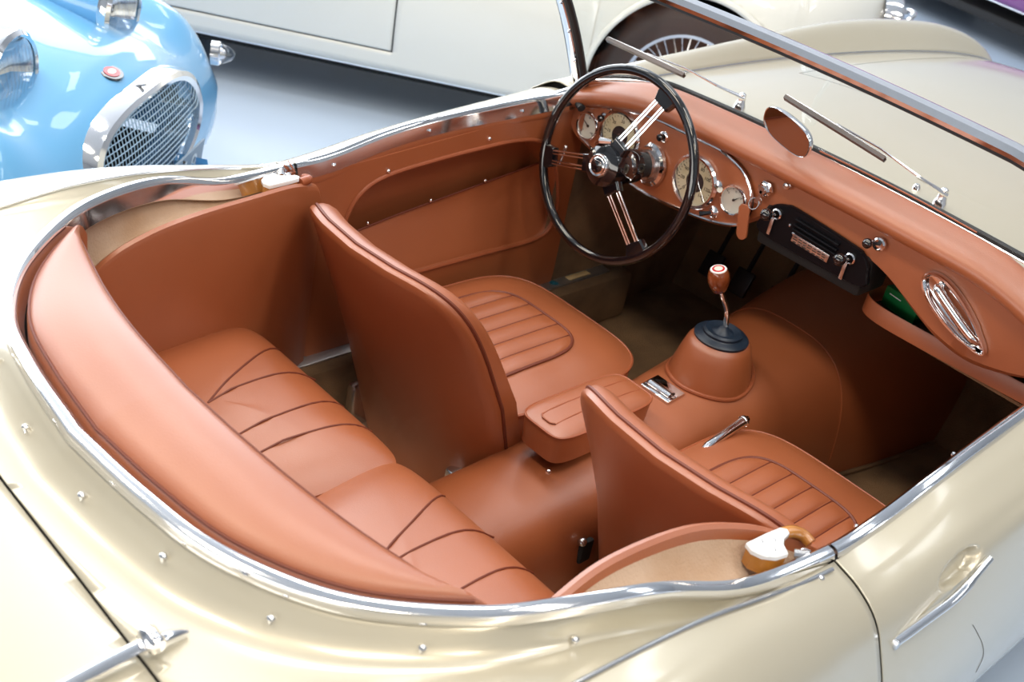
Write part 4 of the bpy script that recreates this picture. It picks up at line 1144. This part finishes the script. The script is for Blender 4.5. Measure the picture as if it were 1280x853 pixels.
# grille: chrome surround, mesh, dark mouth
gr = group('grille', BLUE); gr.matrix_parent_inverse = Matrix.Identity(4)
def mouth(k=1.0, n=64):
    out = []
    for a in np.arange(n)*2*PI/n:
        c_, s_ = math.cos(a), math.sin(a)
        x = -.012+.315*k*sgn_pow(c_, .80); z = .395+(.135 if s_ > 0 else .125)*k*sgn_pow(s_, .80); out.append((x, z))
    return out
def mface(x, z): return .338-.022*(x/.36)**2-.035*max(0, z-.40)/.14
M0 = mouth(1.0); 
R = []
for k, dy in ((1.065, -.050), (1.065, -.012), (1.045, .010), (1.0, .016), (.955, .010), (.945, -.02), (.93, -.10)):
    R.append([(x, mface(x, z)+dy, z+ (0.012*(k-1)/.1 if z > .4 else 0)) for x, z in mouth(k)])
sub(B().grid(R, wv=True), 'grille_surround', CHROME, gr)
sub(B().poly_prism(mouth(.97), .004, basis((0, .06, 0), (1, 0, 0), (0, 0, 1), (0, 1, 0))), 'grille_cavity', SKYBLUE, gr)
b = B()
for x in np.arange(-.30, .301, .0165):
    q = [z for xx, z in mouth(.95, 256) if abs(xx-x) < .010]
    if len(q) > 1: b.tube([(x, mface(x, z)-.012, z) for z in np.linspace(min(q), max(q), 6)], .0018, 4)
for z in np.arange(.28, .53, .0165):
    q = [xx for xx, zz in mouth(.95, 256) if abs(zz-z) < .008]
    if len(q) > 1: b.tube([(x, mface(x, z)-.009, z) for x in np.linspace(min(q), max(q), 12)], .0022, 4)
o = sub(b, 'grille_mesh', mat('pale_blue_bars', (.45, .62, .78), .3, metal=.5), gr, smooth=False); o['kind'] = 'stuff'
sub(B().tube([(.0, mface(0, .53)-.03, .545), (.0, mface(0, .53)+.0, .555)], [.004, .006], 6), 'surround_peak', CHROME, gr)
# side lamps
for s in (1, -1):
    sl = group('side_lamp', BLUE); sl.matrix_parent_inverse = Matrix.Identity(4)
    M = axis_m((s*.572, .284, .458), (s*.25, 1, .02))
    sub(B().lathe([(.036, -.02), (.036, .004), (.031, .008)], 24, M), 'lamp_base', CHROME, sl)
    sub(B().lathe([(.030, .004), (.029, .018), (.020, .038), (.009, .048), (0, .050)], 24, M), 'lamp_lens', LENS, sl)
    sub(B().lathe([(.020, .002), (.012, .02), (0, .024)], 16, M), 'lamp_bulb', STEEL, sl)
# bonnet shut line across the nose side
b = B()
# number plate
npl = group('number_plate', BLUE); npl.matrix_parent_inverse = Matrix.Identity(4)
Mp = basis((.018, .368, .280), (-1, 0, 0), (0, .12, .99), (0, .99, -.12))
sub(B().poly_prism([(-.25, -.055), (.25, -.055), (.25, .055), (-.25, .055)], .006, Mp, .001), 'plate_back', PLATE, npl, smooth=False)
text_mesh('plate_text', 'OS·7UU·8', .098, Mp @ Matrix.Translation((0, -.002, .0065)), PLATE_CHAR, npl, .0005)
for x in (-.1, .1): sub(B().sphere(Mp @ Vector((x, .044, .007)), .005, 8), 'plate_bolt', BLACK, npl)
for s in (1, -1):
    wg = group('road_wheel', BLUE); wg.matrix_parent_inverse = Matrix.Identity(4); bt, br, bs_ = B(), B(), B()
    wheel(bt, br, bs_, (s*.56, -.35, .27), (s, 0, 0), R=.27, w=.13)
    sub(bt, 'tyre', TYRE, wg); sub(br, 'wheel_rim', STEEL, wg); sub(bs_, 'wire_spokes', STEEL, wg)
bsub(B().box((0, -.8, .17), (1.0, 2.0, .04)), 'underbody', UNDER)

# ================================================================== background cars (side panels, doors, arches, wheels)
def parked_car(name, label, O, ang, paint, door=(-1.15, -.012), s0=-2.6, s1=1.85, whl=(-1.35, 1.06), sill=.19, hw=.78):
    root = empty(name, (O[0], O[1], 0)); root.rotation_euler = (0, 0, ang); tag(root, label, 'car')
    # local: x along the car, y from the near side (0) to the far side (2*hw), z up
    SEC = [(0, .19), (-.008, .25), (-.022, .36), (-.028, .48), (-.018, .60), (.012, .70), (.07, .775), (.16, .82), (.32, .84), (hw, .845)]
    Wr = .36
    def sec(x, n=46, arch=True):
        e0 = max(0, (s0+.75-x)/.75); e1 = max(0, (x-(s1-.75))/.75); e = max(e0, e1); sq = 1-math.sqrt(max(0, 1-e**2.2)) if e > 0 else 0
        pts = [(y+(hw-y)*sq*.75, sill+(z-.19)*(.845-sill)/.655*(1-.28*sq)+.06*sq) for y, z in SEC]
        c = cr(np.array(pts), 8)
        if arch:
            for wc in whl:
                if abs(x-wc) < Wr:
                    zb = .335+math.sqrt(Wr*Wr-(x-wc)**2); k = [i for i in range(len(c)) if c[i][1] >= zb]
                    c = c[min(k):] if k else c[-6:]
        return resample(c, n)
    xs = sorted(set(np.round(np.r_[np.linspace(s0, s1, 110), [door[0]-.003, door[0]+.003, door[1]-.003, door[1]+.003], *[np.linspace(w-Wr, w+Wr, 28) for w in whl]], 4)))
    rows = [[(x, y, z) for y, z in sec(x)] for x in xs]
    near = B().grid(rows); far = B(); far.V = [(x, 2*hw-y, z) for x, y, z in near.V]; far.F = [tuple(reversed(f)) for f in near.F]
    def in_door(c, g): return door[0]-g < c.x < door[1]+g and .268-g < c.z < .77
    sp = [((d, 0, 0), (1, 0, 0)) for d in (door[0]-.003, door[1]+.003, door[0]+.003, door[1]-.003)]+[((0, 0, z), (0, 0, 1)) for z in (.265, .271, .77)]
    for bb2, nm in ((near, 'side'), (far, 'side')):
        p = sub(bb2, 'body_panel', paint, root, sharp=60); cut(p, splits=sp, remove=lambda c: in_door(c, .003)); solid(p, .003, 0)
        d = sub(bb2, 'door_panel', paint, root, sharp=60); cut(d, splits=sp, remove=lambda c: not in_door(c, -.003)); solid(d, .003, 0)
        q = sub(bb2, 'door_gap_shade', RUBBER, root)  # black backing that puts shade into the door gap by colour
        cut(q, splits=[((door[0]-.03, 0, 0), (1, 0, 0)), ((door[1]+.03, 0, 0), (1, 0, 0)), ((0, 0, .24), (0, 0, 1)), ((0, 0, .8), (0, 0, 1))], remove=lambda c: not (door[0]-.03 < c.x < door[1]+.03 and .24 < c.z < .8))
        for v in q.data.vertices: v.co.y += .010 if v.co.y < hw else -.010
    for w in whl:
        for yy, sg in ((.095, -1), (2*hw-.095, 1)):
            g = group('road_wheel', root); g.matrix_parent_inverse = Matrix.Identity(4); bt, br, bs2 = B(), B(), B()
            wheel(bt, br, bs2, (w, yy, .325), (0, sg, 0), R=.325, w=.15)
            sub(bt, 'tyre', TYRE, g); sub(br, 'wheel_rim', CHROME, g); sub(bs2, 'wire_spokes', CHROME, g)
            lip = []
            for a in np.linspace(.02, PI-.02, 40):
                xx = w+Wr*math.cos(a); zz = .335+Wr*math.sin(a); c_ = sec(xx, 120, False); yy2 = float(np.interp(zz, c_[:, 1], c_[:, 0])); lip.append((xx, yy2 if sg < 0 else 2*hw-yy2, zz))
            sub(B().tube(lip, .012, 8), 'arch_lip', paint, g)
            R = []
            for a in np.linspace(0, PI, 20): R.append([(w+.40*math.cos(a), y2, .33+.40*math.sin(a)) for y2 in ((.02, .26) if sg < 0 else (2*hw-.02, 2*hw-.26))])
            sub(B().grid(R), 'wheel_well', UNDER, g)
            sub(B().poly_prism([(w+.40*math.cos(a), .33+.40*math.sin(a)) for a in np.linspace(-.3, PI+.3, 24)], .004, basis((0, .27 if sg < 0 else 2*hw-.27, 0), (1, 0, 0), (0, 0, 1), (0, -1, 0))), 'well_back', UNDER, g)
    sub(B().box(((s0+s1)/2, hw, .17), ((s1-s0)-.5, 2*hw-.12, .05)), 'underbody', UNDER, root)
    sub(B().tube([(x, .004, sill-.002) for x in np.linspace(whl[0]+Wr+.05, whl[1]-Wr-.05, 12)], .006, 6), 'sill_strip', CHROME, root)
    return root
wc = parked_car('white_tourer', 'ivory white classic car with wire wheels parked behind the blue roadster', (-2.24, 1.6), math.atan2(.656, .755), IVORY)
bp = group('front_bumper', wc); bp.matrix_parent_inverse = Matrix.Identity(4)
path = cr([(1.30, -.05, .50), (1.62, .02, .50), (1.84, .25, .50), (1.90, .78, .50), (1.84, 1.31, .50), (1.62, 1.54, .50)], 6)
R = [[p+np.array([0, 0, dz])+np.array([dx, 0, 0]) for dx, dz in ((0, -.045), (.012, -.02), (.016, 0), (.012, .02), (0, .045), (-.006, 0))] for p in path[6:]]
sub(B().grid(R, wv=True), 'bumper_bar', CHROME, bp)
for yy in (.36, 1.2):
    sub(B().tube([(1.90, yy, .40), (1.93, yy, .50), (1.92, yy, .60), (1.89, yy, .66)], [.03, .038, .034, .018], 12), 'overrider', CHROME, bp)
    sub(B().tube(cr([(1.84, yy+.06, .62), (1.90, yy+.10, .665), (1.90, yy+.18, .665), (1.84, yy+.22, .62)], 5), .012, 8), 'badge_bar_loop', CHROME, bp)
for yy in (.34, 1.22):
    M = axis_m((1.80, yy, .66), (1, 0, .05)); g = group('headlamp', wc); g.matrix_parent_inverse = Matrix.Identity(4)
    sub(B().lathe([(.09, -.05), (.098, -.01), (.098, .01), (.09, .018)], 28, M), 'lamp_bezel', CHROME, g)
    sub(B().lathe([(.09, .012), (.06, .03), (0, .038)], 28, M), 'lamp_lens', LENS, g)
    sub(B().lathe([(.09, .008), (.05, -.03), (0, -.05)], 28, M), 'lamp_reflector', STEEL, g)
parked_car('purple_coupe', 'dark purple car with a shadowed black underside parked behind the front wing', (-2.04, 5.80), math.radians(-11), PURPLE, s0=-1.9, s1=2.6, whl=(-1.25, 1.75), door=(-.4, .9), sill=.28)
